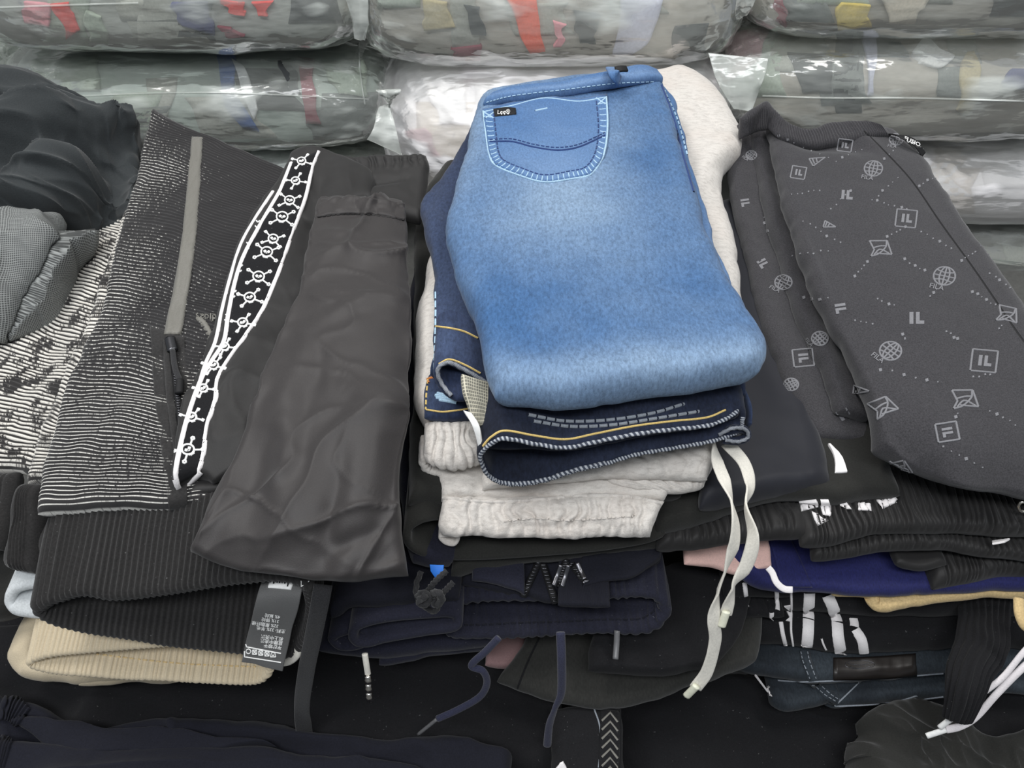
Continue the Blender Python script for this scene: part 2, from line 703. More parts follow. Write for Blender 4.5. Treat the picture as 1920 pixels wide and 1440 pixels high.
def melange(name, base, fleck):
    t = NT(name)
    o = t.coord('Object', (0.35, 1.0, 1.0))
    f = t.noise(o, 260, 3, 0.7)
    f2 = t.noise(t.coord('Object'), 900, 2)
    g = t.noise(t.coord('Object'), 12, 2)
    c, k = lin(base), lin(fleck)
    col = t.mixc(t.math('MULTIPLY', t.ramp(f, 0.45, 0.75), 0.55), c, k)
    col = t.mixc(t.math('MULTIPLY', t.ramp(f2, 0.55, 0.8), 0.25), col, sc(k, 0.8))
    col = t.mixc(t.math('MULTIPLY', t.ramp(g, 0.45, 0.7), 0.25), col, lin((190, 172, 160)))
    t.l(col, t.b.inputs['Base Color'])
    t.b.inputs['Roughness'].default_value = 0.95
    t.b.inputs['Specular IOR Level'].default_value = 0.1
    t.b.inputs['Sheen Weight'].default_value = 0.25
    t.bump(f2, 0.5, 0.0008)
    return t.m


def ribknit(name, n, black, white, amount, fade_x=None, axis=1, dash=70, big=6.0, contrast=0.06, crest_w=(-0.15, 0.55), bigk=1.0):
    """knit with n cross ribs; white yarn shows on the rib crests in broken dashes"""
    t = NT(name)
    uv = t.n('ShaderNodeSeparateXYZ')
    t.l(t.coord('UV'), uv.inputs[0])
    a, b = (uv.outputs[1], uv.outputs[0]) if axis == 1 else (uv.outputs[0], uv.outputs[1])
    wob = t.noise(t.coord('Object'), 18, 2)
    ph = t.math('COSINE', t.math('MULTIPLY', t.math('SUBTRACT', 1.0, a), 2 * PI * n))
    crest = t.ramp(ph, *crest_w)
    cv = t.n('ShaderNodeCombineXYZ')
    t.l(t.math('MULTIPLY', b, dash), cv.inputs[0])
    t.l(t.math('FLOOR', t.math('ADD', t.math('MULTIPLY', t.math('SUBTRACT', 1.0, a), n), 0.5)), cv.inputs[1])
    d = t.noise(cv.outputs[0], 1.0, 3, 0.75)
    bg = t.noise(t.coord('Object', (1, 1, 1)), big, 3)
    lvl = t.math('ADD', d, t.math('MULTIPLY', t.math('SUBTRACT', bg, 0.5), bigk))
    if fade_x:
        # less white yarn is knitted in towards one corner of the panel
        q = t.math('ADD', t.math('MULTIPLY', uv.outputs[0], fade_x[0]), t.math('MULTIPLY', uv.outputs[1], fade_x[1]))
        lvl = t.math('SUBTRACT', lvl, q)
    m = t.ramp(lvl, 1 - amount - contrast, 1 - amount + contrast)
    fz = t.noise(t.coord('Object'), 900, 2)
    col = t.mixc(t.math('MULTIPLY', m, crest), sc(lin(black), 1.0), lin(white))
    col = t.mixc(t.math('MULTIPLY', t.ramp(fz, 0.4, 0.8), 0.3), col, sc(lin(black), 0.7))
    t.l(col, t.b.inputs['Base Color'])
    t.b.inputs['Roughness'].default_value = 0.85
    t.b.inputs['Specular IOR Level'].default_value = 0.15
    t.b.inputs['Sheen Weight'].default_value = 0.2
    t.bump(fz, 0.4, 0.0006)
    return t.m


def check(name, a, b, scale):
    t = NT(name)
    uv = t.n('ShaderNodeSeparateXYZ')
    t.l(t.coord('UV'), uv.inputs[0])
    x = t.math('SINE', t.math('MULTIPLY', uv.outputs[0], 2 * PI * scale))
    y = t.math('SINE', t.math('MULTIPLY', uv.outputs[1], 2 * PI * scale))
    f = t.ramp(t.math('MAXIMUM', x, y), 0.55, 0.95)
    t.l(t.mixc(f, lin(a), lin(b)), t.b.inputs['Base Color'])
    t.b.inputs['Roughness'].default_value = 0.8
    return t.m


def overlock(name, dark, pale, n):
    t = NT(name)
    uv = t.n('ShaderNodeSeparateXYZ')
    t.l(t.coord('UV'), uv.inputs[0])
    x = t.math('SINE', t.math('MULTIPLY', t.math('ADD', t.math('MULTIPLY', uv.outputs[1], float(n)), uv.outputs[0]), 2 * PI))
    t.l(t.mixc(t.ramp(x, -0.3, 0.5), lin(dark), lin(pale)), t.b.inputs['Base Color'])
    t.b.inputs['Roughness'].default_value = 0.85
    return t.m


def film_mat(name, tint=(235, 240, 235), haze=0.10, seed=0.0, gloss=0.12):
    t = NT(name)
    o = t.coord('Object', (1, 1, 1), 0.5)
    f = t.noise(t.coord('Object', (4.0, 10.0, 10.0), 0.75), 2.2, 2, 0.5)
    g = t.noise(t.coord('Object', (1, 3.2, 3.2), 0.9), 11, 3)
    h = t.math('ADD', f, t.math('MULTIPLY', g, 0.30))
    bp = t.n('ShaderNodeBump')
    bp.inputs['Strength'].default_value = 0.8
    bp.inputs['Distance'].default_value = 0.014
    t.l(h, bp.inputs['Height'])
    tr = t.n('ShaderNodeBsdfTransparent')
    tr.inputs[0].default_value = (0.97, 0.985, 0.97, 1)
    gl = t.n('ShaderNodeBsdfGlossy')
    gl.inputs['Roughness'].default_value = gloss
    t.l(bp.outputs[0], gl.inputs['Normal'])
    df = t.n('ShaderNodeBsdfDiffuse')
    df.inputs[0].default_value = lin(tint)
    t.l(bp.outputs[0], df.inputs['Normal'])
    fr = t.n('ShaderNodeFresnel')
    fr.inputs['IOR'].default_value = 1.5
    t.l(bp.outputs[0], fr.inputs['Normal'])
    m1 = t.n('ShaderNodeMixShader')
    m1.inputs[0].default_value = haze
    # creased film turns milky along its creases
    t.l(t.math('ADD', t.math('MULTIPLY', t.ramp(f, 0.56, 0.70), haze * 2.2), haze), m1.inputs[0])
    t.l(tr.outputs[0], m1.inputs[1])
    t.l(df.outputs[0], m1.inputs[2])
    m2 = t.n('ShaderNodeMixShader')
    t.l(t.math('MINIMUM', t.math('MULTIPLY', fr.outputs[0], 1.15), 0.55), m2.inputs[0])
    t.l(m1.outputs[0], m2.inputs[1])
    t.l(gl.outputs[0], m2.inputs[2])
    t.l(m2.outputs[0], t.out.inputs['Surface'])
    return t.m

# ================================================================== SETTING
M = {}
M['concrete'] = fabric('concrete', (92, 92, 90), grain=120, var=0.12, rough=0.85, bump=0.2, sheen=0)
M['wall'] = fabric('wall_paint', (150, 152, 150), grain=60, var=0.05, rough=0.8, bump=0.1, sheen=0)


def box(name, mat, lo, hi, kind='structure'):
    lo, hi = np.array(lo, float), np.array(hi, float)
    V = [[(lo, hi)[(k >> a) & 1][a] for a in range(3)] for k in range(8)]
    F = [[0, 2, 3, 1], [4, 5, 7, 6], [0, 1, 5, 4], [2, 6, 7, 3], [0, 4, 6, 2], [1, 3, 7, 5]]
    o = mk(name, V, F, mat, smooth=False)
    o['kind'] = kind
    return o


box('floor', M['concrete'], (-2.5, -1.2, -0.06), (2.5, 2.4, 0.03))
box('wall_back', M['wall'], (-2.5, 2.0, 0.0), (2.5, 2.1, 2.6))

# ================================================================== BALES IN CLEAR FILM
for k, c in dict(bale_green=(182, 192, 185), bale_grey=(176, 177, 172), bale_brown=(184, 177, 168), bale_white=(246, 242, 243), bale_dim=(160, 158, 152)).items():
    M[k] = fabric(k, c, grain=60, var=0.10, rough=0.9, bump=0.3, bdist=0.002, mott=0.4, mscale=7, stretch=(1, 1, 3))
M['bale_white'] = fabric('white_sacking', (250, 247, 248), grain=400, var=0.05, rough=0.9, bump=0.3, mott=0.06, mscale=9)
for k, c in dict(red=(226, 70, 66), orange=(240, 96, 66), pink=(226, 150, 160), blue=(70, 104, 170), white=(236, 236, 238), dark=(70, 72, 74),
                 maroon=(140, 62, 78), yellow=(226, 200, 104), cream=(224, 212, 196), lilac=(196, 196, 214), sand=(190, 176, 140), rose=(214, 176, 182),
                 navy=(84, 86, 130), sage=(168, 178, 164), paper=(238, 236, 236), ash=(120, 124, 122), stone=(168, 168, 160)).items():
    M['c_' + k] = fabric('cloth_' + k, c, grain=260, var=0.12, rough=0.9, mott=0.15, mscale=22)
M['film'] = film_mat('clear_film', haze=0.21)
M['film_milky'] = film_mat('milky_film', (252, 250, 251), haze=0.45, gloss=0.35)
M['film_edge'] = film_mat('film_fold', (240, 244, 240), haze=0.30)


def pillow(name, mat, c, a, b, d, e1, e2, disp, parent, nu=120, nv=80):
    ph = np.linspace(-PI / 2, PI / 2, nv)
    th = np.linspace(0, 2 * PI, nu, endpoint=False)
    TH, PH = np.meshgrid(th, ph)
    pw = lambda x, e: np.sign(x) * np.abs(x) ** e
    cx = pw(np.sin(PH), e1)
    cr = np.abs(np.cos(PH)) ** e1
    X, Y, Z = cx, cr * pw(np.cos(TH), e2), cr * pw(np.sin(TH), e2)
    P = np.stack([X * a, Y * d, Z * b], 2)
    n = np.stack([X / a, Y / d, Z / b], 2)
    n /= np.linalg.norm(n, axis=2)[..., None] + 1e-9
    P = P + n * disp(P[..., 0], P[..., 1], P[..., 2], PH)[..., None]
    P = P + np.array(c)
    i, j = np.meshgrid(np.arange(nu), np.arange(nv - 1))
    p, q = (j * nu + i).ravel(), (j * nu + (i + 1) % nu).ravel()
    F = np.stack([p, p + nu, q + nu, q], 1)
    uv = np.stack([TH / (2 * PI), PH / PI + 0.5], 2).reshape(-1, 2)
    return mk(name, P.reshape(-1, 3), F, mat, parent, uv)


def jit(rg, rail):
    P = hermite(np.array(rail, float), np.linspace(0, 1, 5))
    return [(float(a) + rg.uniform(-5, 5), float(b) + rg.uniform(-4, 4)) for a, b in P]


def bale(label, u0, u1, v0, v1, y, depth, mat, film, seed, pieces=(), e1=0.42, e2=0.62, seam=None, flaps=(), tiltz=0.0):
    t = thing('clothes_bale', label, 'bale', 'film-wrapped bales stacked behind the piles')
    ym = y + 0.25 * depth
    um, vm = (u0 + u1) / 2, (v0 + v1) / 2
    x0, x1 = PY(u0, vm, ym)[0], PY(u1, vm, ym)[0]
    z1, z0 = PY(um, v0, ym)[2], PY(um, v1, ym)[2]
    c = ((x0 + x1) / 2, y + depth / 2, (z0 + z1) / 2)
    a, b, d = (x1 - x0) / 2, (z1 - z0) / 2, depth / 2
    dc = lambda X, Y, Z, PH: 0.010 * fbm(X * 9 + seed, Z * 9 + Y * 4, seed, 3) + 0.004 * ridge(X * 25 + Z * 10, Z * 30 - X * 8, seed + 4) - 0.006
    body = pillow('bundled_clothes', M[mat], c, a * 0.965, b * 0.95, d * 0.95, e1, e2, dc, t)
    bv = tree(body)
    rg = random.Random(seed)
    for k in range(7):
        pu, pv = rg.uniform(u0 + 60, u1 - 60), rg.uniform(v0 + 30, v1 - 25)
        wd, ht = rg.uniform(20, 70), rg.uniform(25, 70)
        sl = rg.uniform(-25, 35)
        mt = rg.choice(('sage', 'dark', 'ash', 'ash', 'stone', 'stone')) if 'white' not in mat else rg.choice(('paper', 'lilac', 'cream'))
        patch('folded_cloth', M['c_' + mt], bv, [jit(rg, [(pu - wd, pv - ht), (pu - wd + sl * .5, pv), (pu - wd + sl, pv + ht)]), jit(rg, [(pu + wd, pv - ht), (pu + wd * .7 + sl * .5, pv), (pu + wd + sl, pv + ht)])], 0.0025, t, 10, 10)
    for k, rails in pieces:
        patch('folded_cloth', M['c_' + k], bv, [jit(rg, x) for x in rails], 0.007, t, 14, 14)

    def df(X, Y, Z, PH):
        endf = np.abs(np.sin(PH)) ** 6
        return (0.0025 * ridge(X * 30 + Z * 40, Z * 22 - X * 14, seed + 8) + 0.004 * fbm(X * 12, Z * 12 + Y * 5, seed + 2, 3)
                + 0.006 * endf * ridge(Z * 50, Y * 30, seed + 1))
    fm = pillow('clear_wrap', M[film], c, a, b, d, e1, e2, df, t, 160, 110)
    if seam:
        fv = tree(fm)
        for s in seam:
            ribbon('wrap_seam', M['film_edge'], fv, s, 0.0028, 0.0015, t, step=8)
    for f in flaps:
        slab('wrap_end', M['film_edge'], [[PY(*p) for p in rl] for rl in f], 0.002, t, 16, 16, world=True,
             wr=lambda X, Y, S, T: 0.006 * ridge(S * 3, T * 1.5, seed))
    return t


Q = lambda *p: list(p)
bale('grey clothes bale at the upper left with coral red and pink pieces showing', -60, 690, -130, 88, 1.20, 0.42, 'bale_grey', 'film', 11,
     [('pink', [Q((48, 5), (52, 40)), Q((98, 2), (95, 52))]), ('red', [Q((102, 2), (128, 68)), Q((130, 0), (150, 52))]),
      ('red', [Q((412, 0), (440, 30)), Q((455, 0), (460, 28))]), ('red', [Q((470, 0), (488, 30)), Q((512, 0), (500, 25))]), ('maroon', [Q((412, 50), (432, 64)), Q((432, 50), (455, 66))]),
      ('navy', [Q((320, 0), (340, 50)), Q((390, 0), (400, 60))]), ('sage', [Q((160, 20), (170, 70)), Q((195, 30), (200, 75))])],
     seam=[[(0, 14), (120, 10), (260, 6)]],
     flaps=[[Q((645, -10, 1.19), (660, 30, 1.185), (668, 72, 1.18)), Q((690, -10, 1.18), (690, 40, 1.17), (684, 76, 1.175))]])
bale('green grey clothes bale at left with a blue strip and white cloth inside', 18, 742, 90, 262, 1.20, 0.42, 'bale_green', 'film', 23,
     [('blue', [Q((405, 88), (412, 140), (420, 190), (455, 240)), Q((440, 88), (442, 140), (452, 190), (482, 240))]),
      ('white', [Q((440, 120), (455, 175), (475, 220)), Q((460, 130), (480, 170), (486, 205))]),
      ('maroon', [Q((560, 110), (566, 180), (570, 225)), Q((585, 120), (590, 180), (600, 230))]),
      ('sage', [Q((60, 120), (80, 175)), Q((185, 110), (190, 170))]), ('sage', [Q((600, 120), (640, 180)), Q((680, 110), (690, 180))]),
      ('dark', [Q((520, 120), (545, 175)), Q((545, 115), (565, 175))]), ('sage', [Q((215, 205), (240, 240)), Q((245, 205), (262, 250))])],
     seam=[[(95, 184), (250, 176), (400, 174), (560, 180), (690, 186)], [(672, 76), (676, 140), (684, 195)]])
bale('pale clothes bale at lower left showing only a red strip and white cloth', 380, 760, 268, 430, 1.19, 0.40, 'bale_dim', 'film', 37,
     [('maroon', [Q((420, 262), (430, 276)), Q((480, 262), (470, 276))]), ('white', [Q((470, 285), (490, 330)), Q((560, 285), (560, 330))])])
bale('brownish clothes bale at top centre with an orange sleeve and lilac cloth', 668, 1398, -140, 116, 1.16, 0.44, 'bale_brown', 'film', 41,
     [('orange', [Q((948, -5), (970, 40), (990, 92)), Q((1010, -5), (1012, 40), (1020, 90))]), ('pink', [Q((1040, 40), (1042, 85)), Q((1058, 45), (1056, 85))]),
      ('lilac', [Q((1160, -5), (1155, 50), (1146, 96)), Q((1240, -5), (1225, 50), (1190, 98))]), ('maroon', [Q((850, 85), (855, 105)), Q((905, 78), (900, 105))]),
      ('dark', [Q((870, 10), (885, 60)), Q((900, 10), (910, 60))]), ('sand', [Q((790, 0), (800, 50)), Q((840, 0), (850, 50))]), ('dark', [Q((1075, 20), (1085, 80)), Q((1120, 25), (1115, 80))])],
     flaps=[[Q((1385, -10, 1.15), (1380, 20, 1.15), (1384, 40, 1.16)), Q((1420, -20, 1.14), (1415, 5, 1.14), (1400, 30, 1.15))]])
bale('white bale of clothes behind the light blue jeans', 712, 1372, 98, 420, 1.10, 0.44, 'bale_white', 'film_milky', 53,
     [('paper', [Q((790, 140), (830, 230)), Q((880, 130), (870, 230))]), ('rose', [Q((760, 245), (790, 300)), Q((800, 240), (830, 300))])], e1=0.55, e2=0.8,
     flaps=[[Q((705, 170, 1.12), (715, 178, 1.11), (735, 198, 1.12)), Q((755, 172, 1.11), (755, 176, 1.10), (742, 182, 1.11))],
            [Q((712, 200, 1.12), (705, 235, 1.10), (690, 262, 1.09)), Q((735, 195, 1.12), (742, 230, 1.10), (755, 290, 1.09))]])
bale('clothes bale in the top right corner with a yellow piece inside', 1392, 2080, -150, 62, 1.19, 0.42, 'bale_brown', 'film', 61,
     [('yellow', [Q((1572, 6), (1566, 50)), Q((1626, 3), (1630, 45))]), ('cream', [Q((1645, -8), (1668, 36)), Q((1740, -8), (1712, 34))]), ('maroon', [Q((1455, 0), (1462, 36)), Q((1470, 0), (1480, 42))])])
bale('brown grey clothes bale at right with a white paper slip and tan strip', 1338, 2100, 42, 248, 1.17, 0.44, 'bale_brown', 'film', 73,
     [('rose', [Q((1365, 70), (1375, 150)), Q((1440, 55), (1430, 110))]), ('paper', [Q((1706, 98), (1724, 122)), Q((1736, 76), (1760, 130)), Q((1762, 98), (1788, 112))]),
      ('sand', [Q((1806, 100), (1800, 150), (1795, 205)), Q((1822, 100), (1836, 150), (1812, 210))]), ('navy', [Q((1890, 135), (1874, 160)), Q((1960, 132), (1960, 165))]),
      ('lilac', [Q((1616, 68), (1624, 120), (1628, 175)), Q((1638, 72), (1640, 120), (1632, 178))]), ('dark', [Q((1480, 100), (1500, 170)), Q((1560, 110), (1560, 175))])],
     seam=[[(1430, 180), (1560, 184), (1700, 184), (1920, 190)]], e1=0.5,
     flaps=[[Q((1330, 100, 1.18), (1345, 150, 1.15), (1375, 205, 1.13)), Q((1440, 110, 1.15), (1430, 150, 1.14), (1405, 210, 1.13))]])
bale('white bale low on the right behind the logo trousers', 1640, 2100, 246, 405, 1.17, 0.42, 'bale_white', 'film_milky', 89, e1=0.4, e2=0.8)
bale('bottom bale on the right with a red corner in wrinkled film', 1640, 2100, 402, 496, 1.17, 0.42, 'bale_dim', 'film', 97,
     [('red', [Q((1835, 398), (1845, 410)), Q((1880, 396), (1850, 408))])])
bale('bale at the far left edge, mostly hidden behind the black heap', -420, 14, 78, 262, 1.22, 0.40, 'bale_green', 'film', 101)

# ================================================================== MATERIALS OF THE GARMENTS
M['light_denim'] = denim('light_blue_denim', (58, 92, 134), (154, 174, 192), [(0.42, 0.56, 0.25, 0.18, 0.46), (0.5, 0.03, 1.5, 0.07, 0.34), (0.02, 0.8, 0.12, 0.3, 0.3), (0.4, 0.98, 1.0, 0.03, 0.2)], grain=430, var=0.5)  # worn thigh fade; also a paler band along the near fold
M['light_denim_sew'] = denim('light_blue_denim_worn', (64, 100, 146), (140, 164, 194), [(0.5, 0.2, 0.5, 0.3, 0.3)])
M['dark_denim'] = denim('dark_indigo_denim', (34, 43, 66), (78, 94, 126), [(0.1, 0.3, 0.2, 0.4, 0.3)], var=0.55, grain=420)
M['dark_denim_in'] = denim('indigo_denim_waist', (23, 28, 42), (56, 66, 92), var=0.6, mott=0.4, grain=380)
M['wash_black_denim'] = denim('washed_black_denim', (32, 37, 43), (90, 100, 108), var=0.5, mott=0.35)
M['thread_blue'] = fabric('pale_blue_thread', (168, 198, 220), grain=900)
M['thread_navy'] = fabric('dark_blue_thread', (40, 62, 110), grain=900)
M['thread_gold'] = fabric('gold_thread', (214, 186, 116), grain=900)
M['thread_grey'] = fabric('grey_thread', (134, 140, 148), grain=900)
M['thread_orange'] = fabric('orange_thread', (206, 130, 70), grain=900)
M['label_black'] = plain('black_woven_label', (20, 20, 22), 0.7)
M['print_white'] = plain('white_print', (238, 238, 236), 0.7)
M['melange'] = melange('grey_melange_fleece', (212, 207, 201), (152, 146, 140))
M['nylon'] = fabric('black_nylon', (51, 48, 48), grain=900, var=0.1, rough=0.55, bump=0.15, sheen=0.1, spec=0.35, mott=0.2, mscale=10, crinkle=(20, .007))
M['nylon_dark'] = fabric('matt_black_nylon', (38, 37, 37), grain=900, var=0.1, rough=0.6, bump=0.15, sheen=0.1, spec=0.3, crinkle=(22, .006))
M['jersey_black'] = fabric('black_jersey', (39, 39, 37), grain=800, var=0.2, rough=0.95)
M['deep_black'] = fabric('deep_black_cotton', (30, 30, 32), grain=800, var=0.2, rough=0.95, lint=0.12, spec=0.1, sheen=0.06, crinkle=(7, .004))
M['navy_fleece'] = fabric('navy_fleece', (32, 33, 46), grain=700, var=0.28, rough=0.95, sheen=0.12, lint=0.15)
M['navy_dark'] = fabric('dark_navy_sweat_cloth', (25, 26, 35), grain=800, var=0.25, rough=0.95, sheen=0.05)
M['royal'] = fabric('royal_navy_twill', (32, 35, 86), grain=900, var=0.3, rough=0.7, stretch=(1, 0.4, 0.4))
M['satin'] = fabric('smooth_midnight_cloth', (36, 37, 44), grain=1000, var=0.08, rough=0.6, bump=0.1, spec=0.3)
M['charcoal'] = fabric('charcoal_rib_cloth', (46, 46, 44), grain=700, var=0.22, rough=0.95, stretch=(1, 0.4, 0.4))
M['tan'] = fabric('tan_cord', (206, 180, 132), grain=500, var=0.2)
M['pink'] = fabric('dusty_pink_cloth', (236, 196, 186), grain=700, var=0.1)
M['pink_dim'] = fabric('dull_rose_cloth', (140, 112, 112), grain=700, var=0.1)
M['beige'] = fabric('beige_cotton', (198, 184, 158), grain=800, var=0.08, rough=0.85)
M['light_grey'] = fabric('light_grey_fleece', (196, 200, 202), grain=600, var=0.15)
M['cord_white'] = fabric('off_white_lace', (218, 214, 204), grain=900, var=0.1, stretch=(1, 1, 0.3))
M['lace_white'] = fabric('white_lace', (232, 226, 228), grain=900, var=0.1)
M['cord_black'] = fabric('black_cord', (40, 40, 42), grain=1200, var=0.5)
M['cord_navy'] = fabric('navy_cord', (44, 46, 66), grain=1200, var=0.4)
M['tip_clear'] = plain('milky_lace_tip', (226, 226, 206), 0.25)
M['tip_grey'] = plain('grey_lace_tip', (104, 104, 106), 0.35)
M['metal'] = plain('bright_metal', (210, 205, 198), 0.2, 1.0)
M['gun_metal'] = plain('dark_metal', (96, 96, 100), 0.3, 1.0)
M['grey_tape'] = fabric('grey_reflective_tape', (112, 110, 104), grain=700, var=0.08, rough=0.5, spec=0.4)
M['black_knit'] = fabric('black_knit', (44, 43, 43), grain=500, var=0.3, rough=0.95, lint=0.2)
M['rib_black'] = fabric('black_rib_knit', (38, 37, 37), grain=600, var=0.3, rough=0.95, lint=0.15)
M['stripe_white'] = fabric('white_stripe', (236, 232, 232), grain=800, var=0.06)
M['care_label'] = fabric('grey_satin_label', (88, 88, 88), grain=1200, var=0.06, rough=0.5)
M['blue_tag'] = plain('bright_blue_tag', (40, 116, 214), 0.5)
M['logo_cloth'] = fabric('heather_charcoal_jersey', (58, 57, 60), grain=800, var=0.4, rough=0.95, mott=0.1, sheen=0.2)
M['logo_print'] = fabric('pale_grey_print', (124, 124, 128), grain=900, var=0.15)
M['heap_black'] = fabric('slate_black_cloth', (46, 50, 52), grain=700, var=0.15, rough=0.8, crinkle=(10, .012))
M['check'] = check('grey_black_check', (70, 72, 72), (146, 149, 148), 80)
M['brown'] = fabric('brown_cloth', (120, 82, 72), grain=500, var=0.15)
M['leather'] = plain('black_leather_patch', (34, 30, 28), 0.35)
M['pocketing'] = check('ticking_pocket_lining', (120, 118, 108), (206, 200, 180), 14)
M['overlock'] = overlock('overlock_thread', (58, 64, 78), (172, 176, 182), 95)

# ================================================================== CENTRE PILE
def Z(pts, z):
    return [(u, v, z) if len(p) == 2 else p for p in pts for (u, v) in [p[:2]]]


# --- light blue jeans on top
t = thing('light_jeans', 'faded light blue jeans folded on top of the centre pile, back pocket up', 'jeans')
zj = 0.492
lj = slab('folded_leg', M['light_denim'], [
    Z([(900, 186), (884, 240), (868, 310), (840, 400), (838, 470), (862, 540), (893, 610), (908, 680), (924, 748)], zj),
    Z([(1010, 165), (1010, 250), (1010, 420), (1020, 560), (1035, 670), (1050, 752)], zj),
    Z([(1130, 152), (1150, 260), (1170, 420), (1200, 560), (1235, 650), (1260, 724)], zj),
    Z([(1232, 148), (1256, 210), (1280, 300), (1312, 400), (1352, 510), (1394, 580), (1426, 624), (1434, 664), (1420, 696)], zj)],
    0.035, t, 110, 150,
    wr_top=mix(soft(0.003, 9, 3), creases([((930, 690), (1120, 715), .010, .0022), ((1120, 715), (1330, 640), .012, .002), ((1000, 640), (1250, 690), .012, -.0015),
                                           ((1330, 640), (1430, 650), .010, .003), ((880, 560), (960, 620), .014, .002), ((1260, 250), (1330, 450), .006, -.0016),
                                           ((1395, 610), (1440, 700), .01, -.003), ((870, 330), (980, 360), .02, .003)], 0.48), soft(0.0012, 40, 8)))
lj2 = slab('under_leg', M['light_denim_sew'], [
    Z([(1100, 160), (1130, 300), (1200, 560), (1250, 690)], zj - 0.03),
    Z([(1238, 150), (1268, 205), (1292, 300), (1322, 400), (1352, 490), (1400, 610), (1410, 690)], zj - 0.024)], 0.02, t, 40, 80, wr_top=soft(0.001, 20, 5))
bj = tree(lj)
# waistband of the far end, its front half standing behind
wbk = slab('waistband', M['light_denim_sew'], [
    Z([(925, 181), (905, 196)], zj + .006), Z([(965, 167), (950, 186)], zj + .012), Z([(1060, 158), (1060, 173)], zj + .012),
    Z([(1140, 140), (1150, 160)], zj + .014), Z([(1195, 127), (1205, 152)], zj + .012), Z([(1226, 138), (1238, 156)], zj + .002)],
    0.014, t, 90, 16, wr_top=soft(0.001, 30, 2))
bw = tree(wbk)
ribbon('waist_stitching', M['thread_blue'], bw, [(912, 192), (960, 180), (1060, 168), (1150, 157), (1228, 153)], 0.0012, 0.0006, t, 3, dash=(2, 3))
bl = sweep('belt_loop', M['light_denim_sew'], [PZ(1146, 128, .512), PZ(1152, 138, .520), PZ(1160, 152, .508)], 0.014, 0.004, t, 14, face=(0, -.7, .7), power=.5)
sweep('waist_tag', M['label_black'], [PZ(1153, 131, .520), PZ(1164, 129, .521), PZ(1175, 129, .519)], .008, .003, t, 8, power=.5)
# back pocket
pk = patch('back_pocket', M['light_denim_sew'], bj, [
    [(905, 208), (912, 250), (918, 290), (930, 312)], [(960, 196), (965, 250), (968, 290), (975, 330)], [(1020, 184), (1022, 240), (1022, 300), (1020, 342)],
    [(1085, 188), (1085, 240), (1080, 300), (1072, 336)], [(1138, 180), (1140, 240), (1132, 292), (1108, 328)]], 0.0028, t, 40, 40, wr=soft(0.0012, 40, 4))
bp = tree(pk, lj)
out = [(906, 209), (911, 250), (917, 288), (928, 309), (972, 328), (1020, 341), (1072, 335), (1107, 327), (1131, 292), (1139, 240), (1137, 182)]
ribbon('pocket_piping', M['thread_blue'], bp, out, 0.0022, 0.001, pk, 5)
inn = [(926, 213), (930, 250), (934, 282), (944, 300), (980, 316), (1020, 328), (1068, 321), (1098, 313), (1116, 286), (1122, 240), (1118, 186)]
ribbon('pocket_stitching', M['thread_navy'], bp, inn, 0.0016, 0.0006, pk, 3, dash=(2, 3))
oa, ia = hermite(np.array(out, float), np.linspace(.02, .98, 44)), hermite(np.array(inn, float), np.linspace(.02, .98, 44))
ribbons('pocket_puckers', M['thread_blue'], bp, [[tuple(a * .85 + b * .15), tuple(a * .5 + b * .5 + np.array([0, .6])), tuple(a * .2 + b * .8)] for a, b in zip(oa, ia)], .0012, .0005, pk, 3)
ribbon('pocket_edge', M['thread_blue'], bp, [(906, 210), (960, 198), (1020, 184), (1085, 190), (1137, 182)], 0.0016, 0.0006, pk, 4)
ribbon('pocket_arc', M['thread_navy'], bp, [(918, 266), (960, 266), (1000, 276), (1045, 282), (1085, 276), (1134, 254)], 0.0022, 0.0010, pk, 4)
ribbon('pocket_arc', M['thread_navy'], bp, [(918, 262), (960, 261), (1000, 271), (1045, 277), (1085, 271), (1134, 249)], 0.0014, 0.0008, pk, 3, dash=(2, 3))
ribbons('bar_tack', M['thread_blue'], bp, [[(908, 211), (926, 222)], [(926, 211), (910, 222)], [(1118, 184), (1136, 196)], [(1136, 183), (1120, 197)]], 0.0016, 0.0008, pk)
ribbon('repair_stitch', M['thread_blue'], bp, [(1003, 208), (1012, 206), (1026, 203)], 0.0022, 0.0008, pk, 3)
tagp = patch('pocket_label', M['label_black'], bp, [[(925, 207), (928, 219)], [(947, 204), (948, 217)], [(967, 205), (968, 215)]], 0.002, t, 12, 8)
text_on('label_lettering', M['print_white'], tree(tagp), 'Lee\u00ae', (932, 215), (11.0, -0.6), (0.8, -11.0), 0.0008, tagp, bold=0.0)
# side seam at right
ribbon('side_seam', M['thread_navy'], tree(lj, lj2), [(1240, 160), (1262, 220), (1280, 290), (1300, 360)], 0.0024, 0.0012, t, 5)
ribbon('side_seam', M['thread_blue'], tree(lj, lj2), [(1246, 170), (1270, 225), (1288, 290)], 0.0012, 0.0012, t, 3, dash=(2, 3))

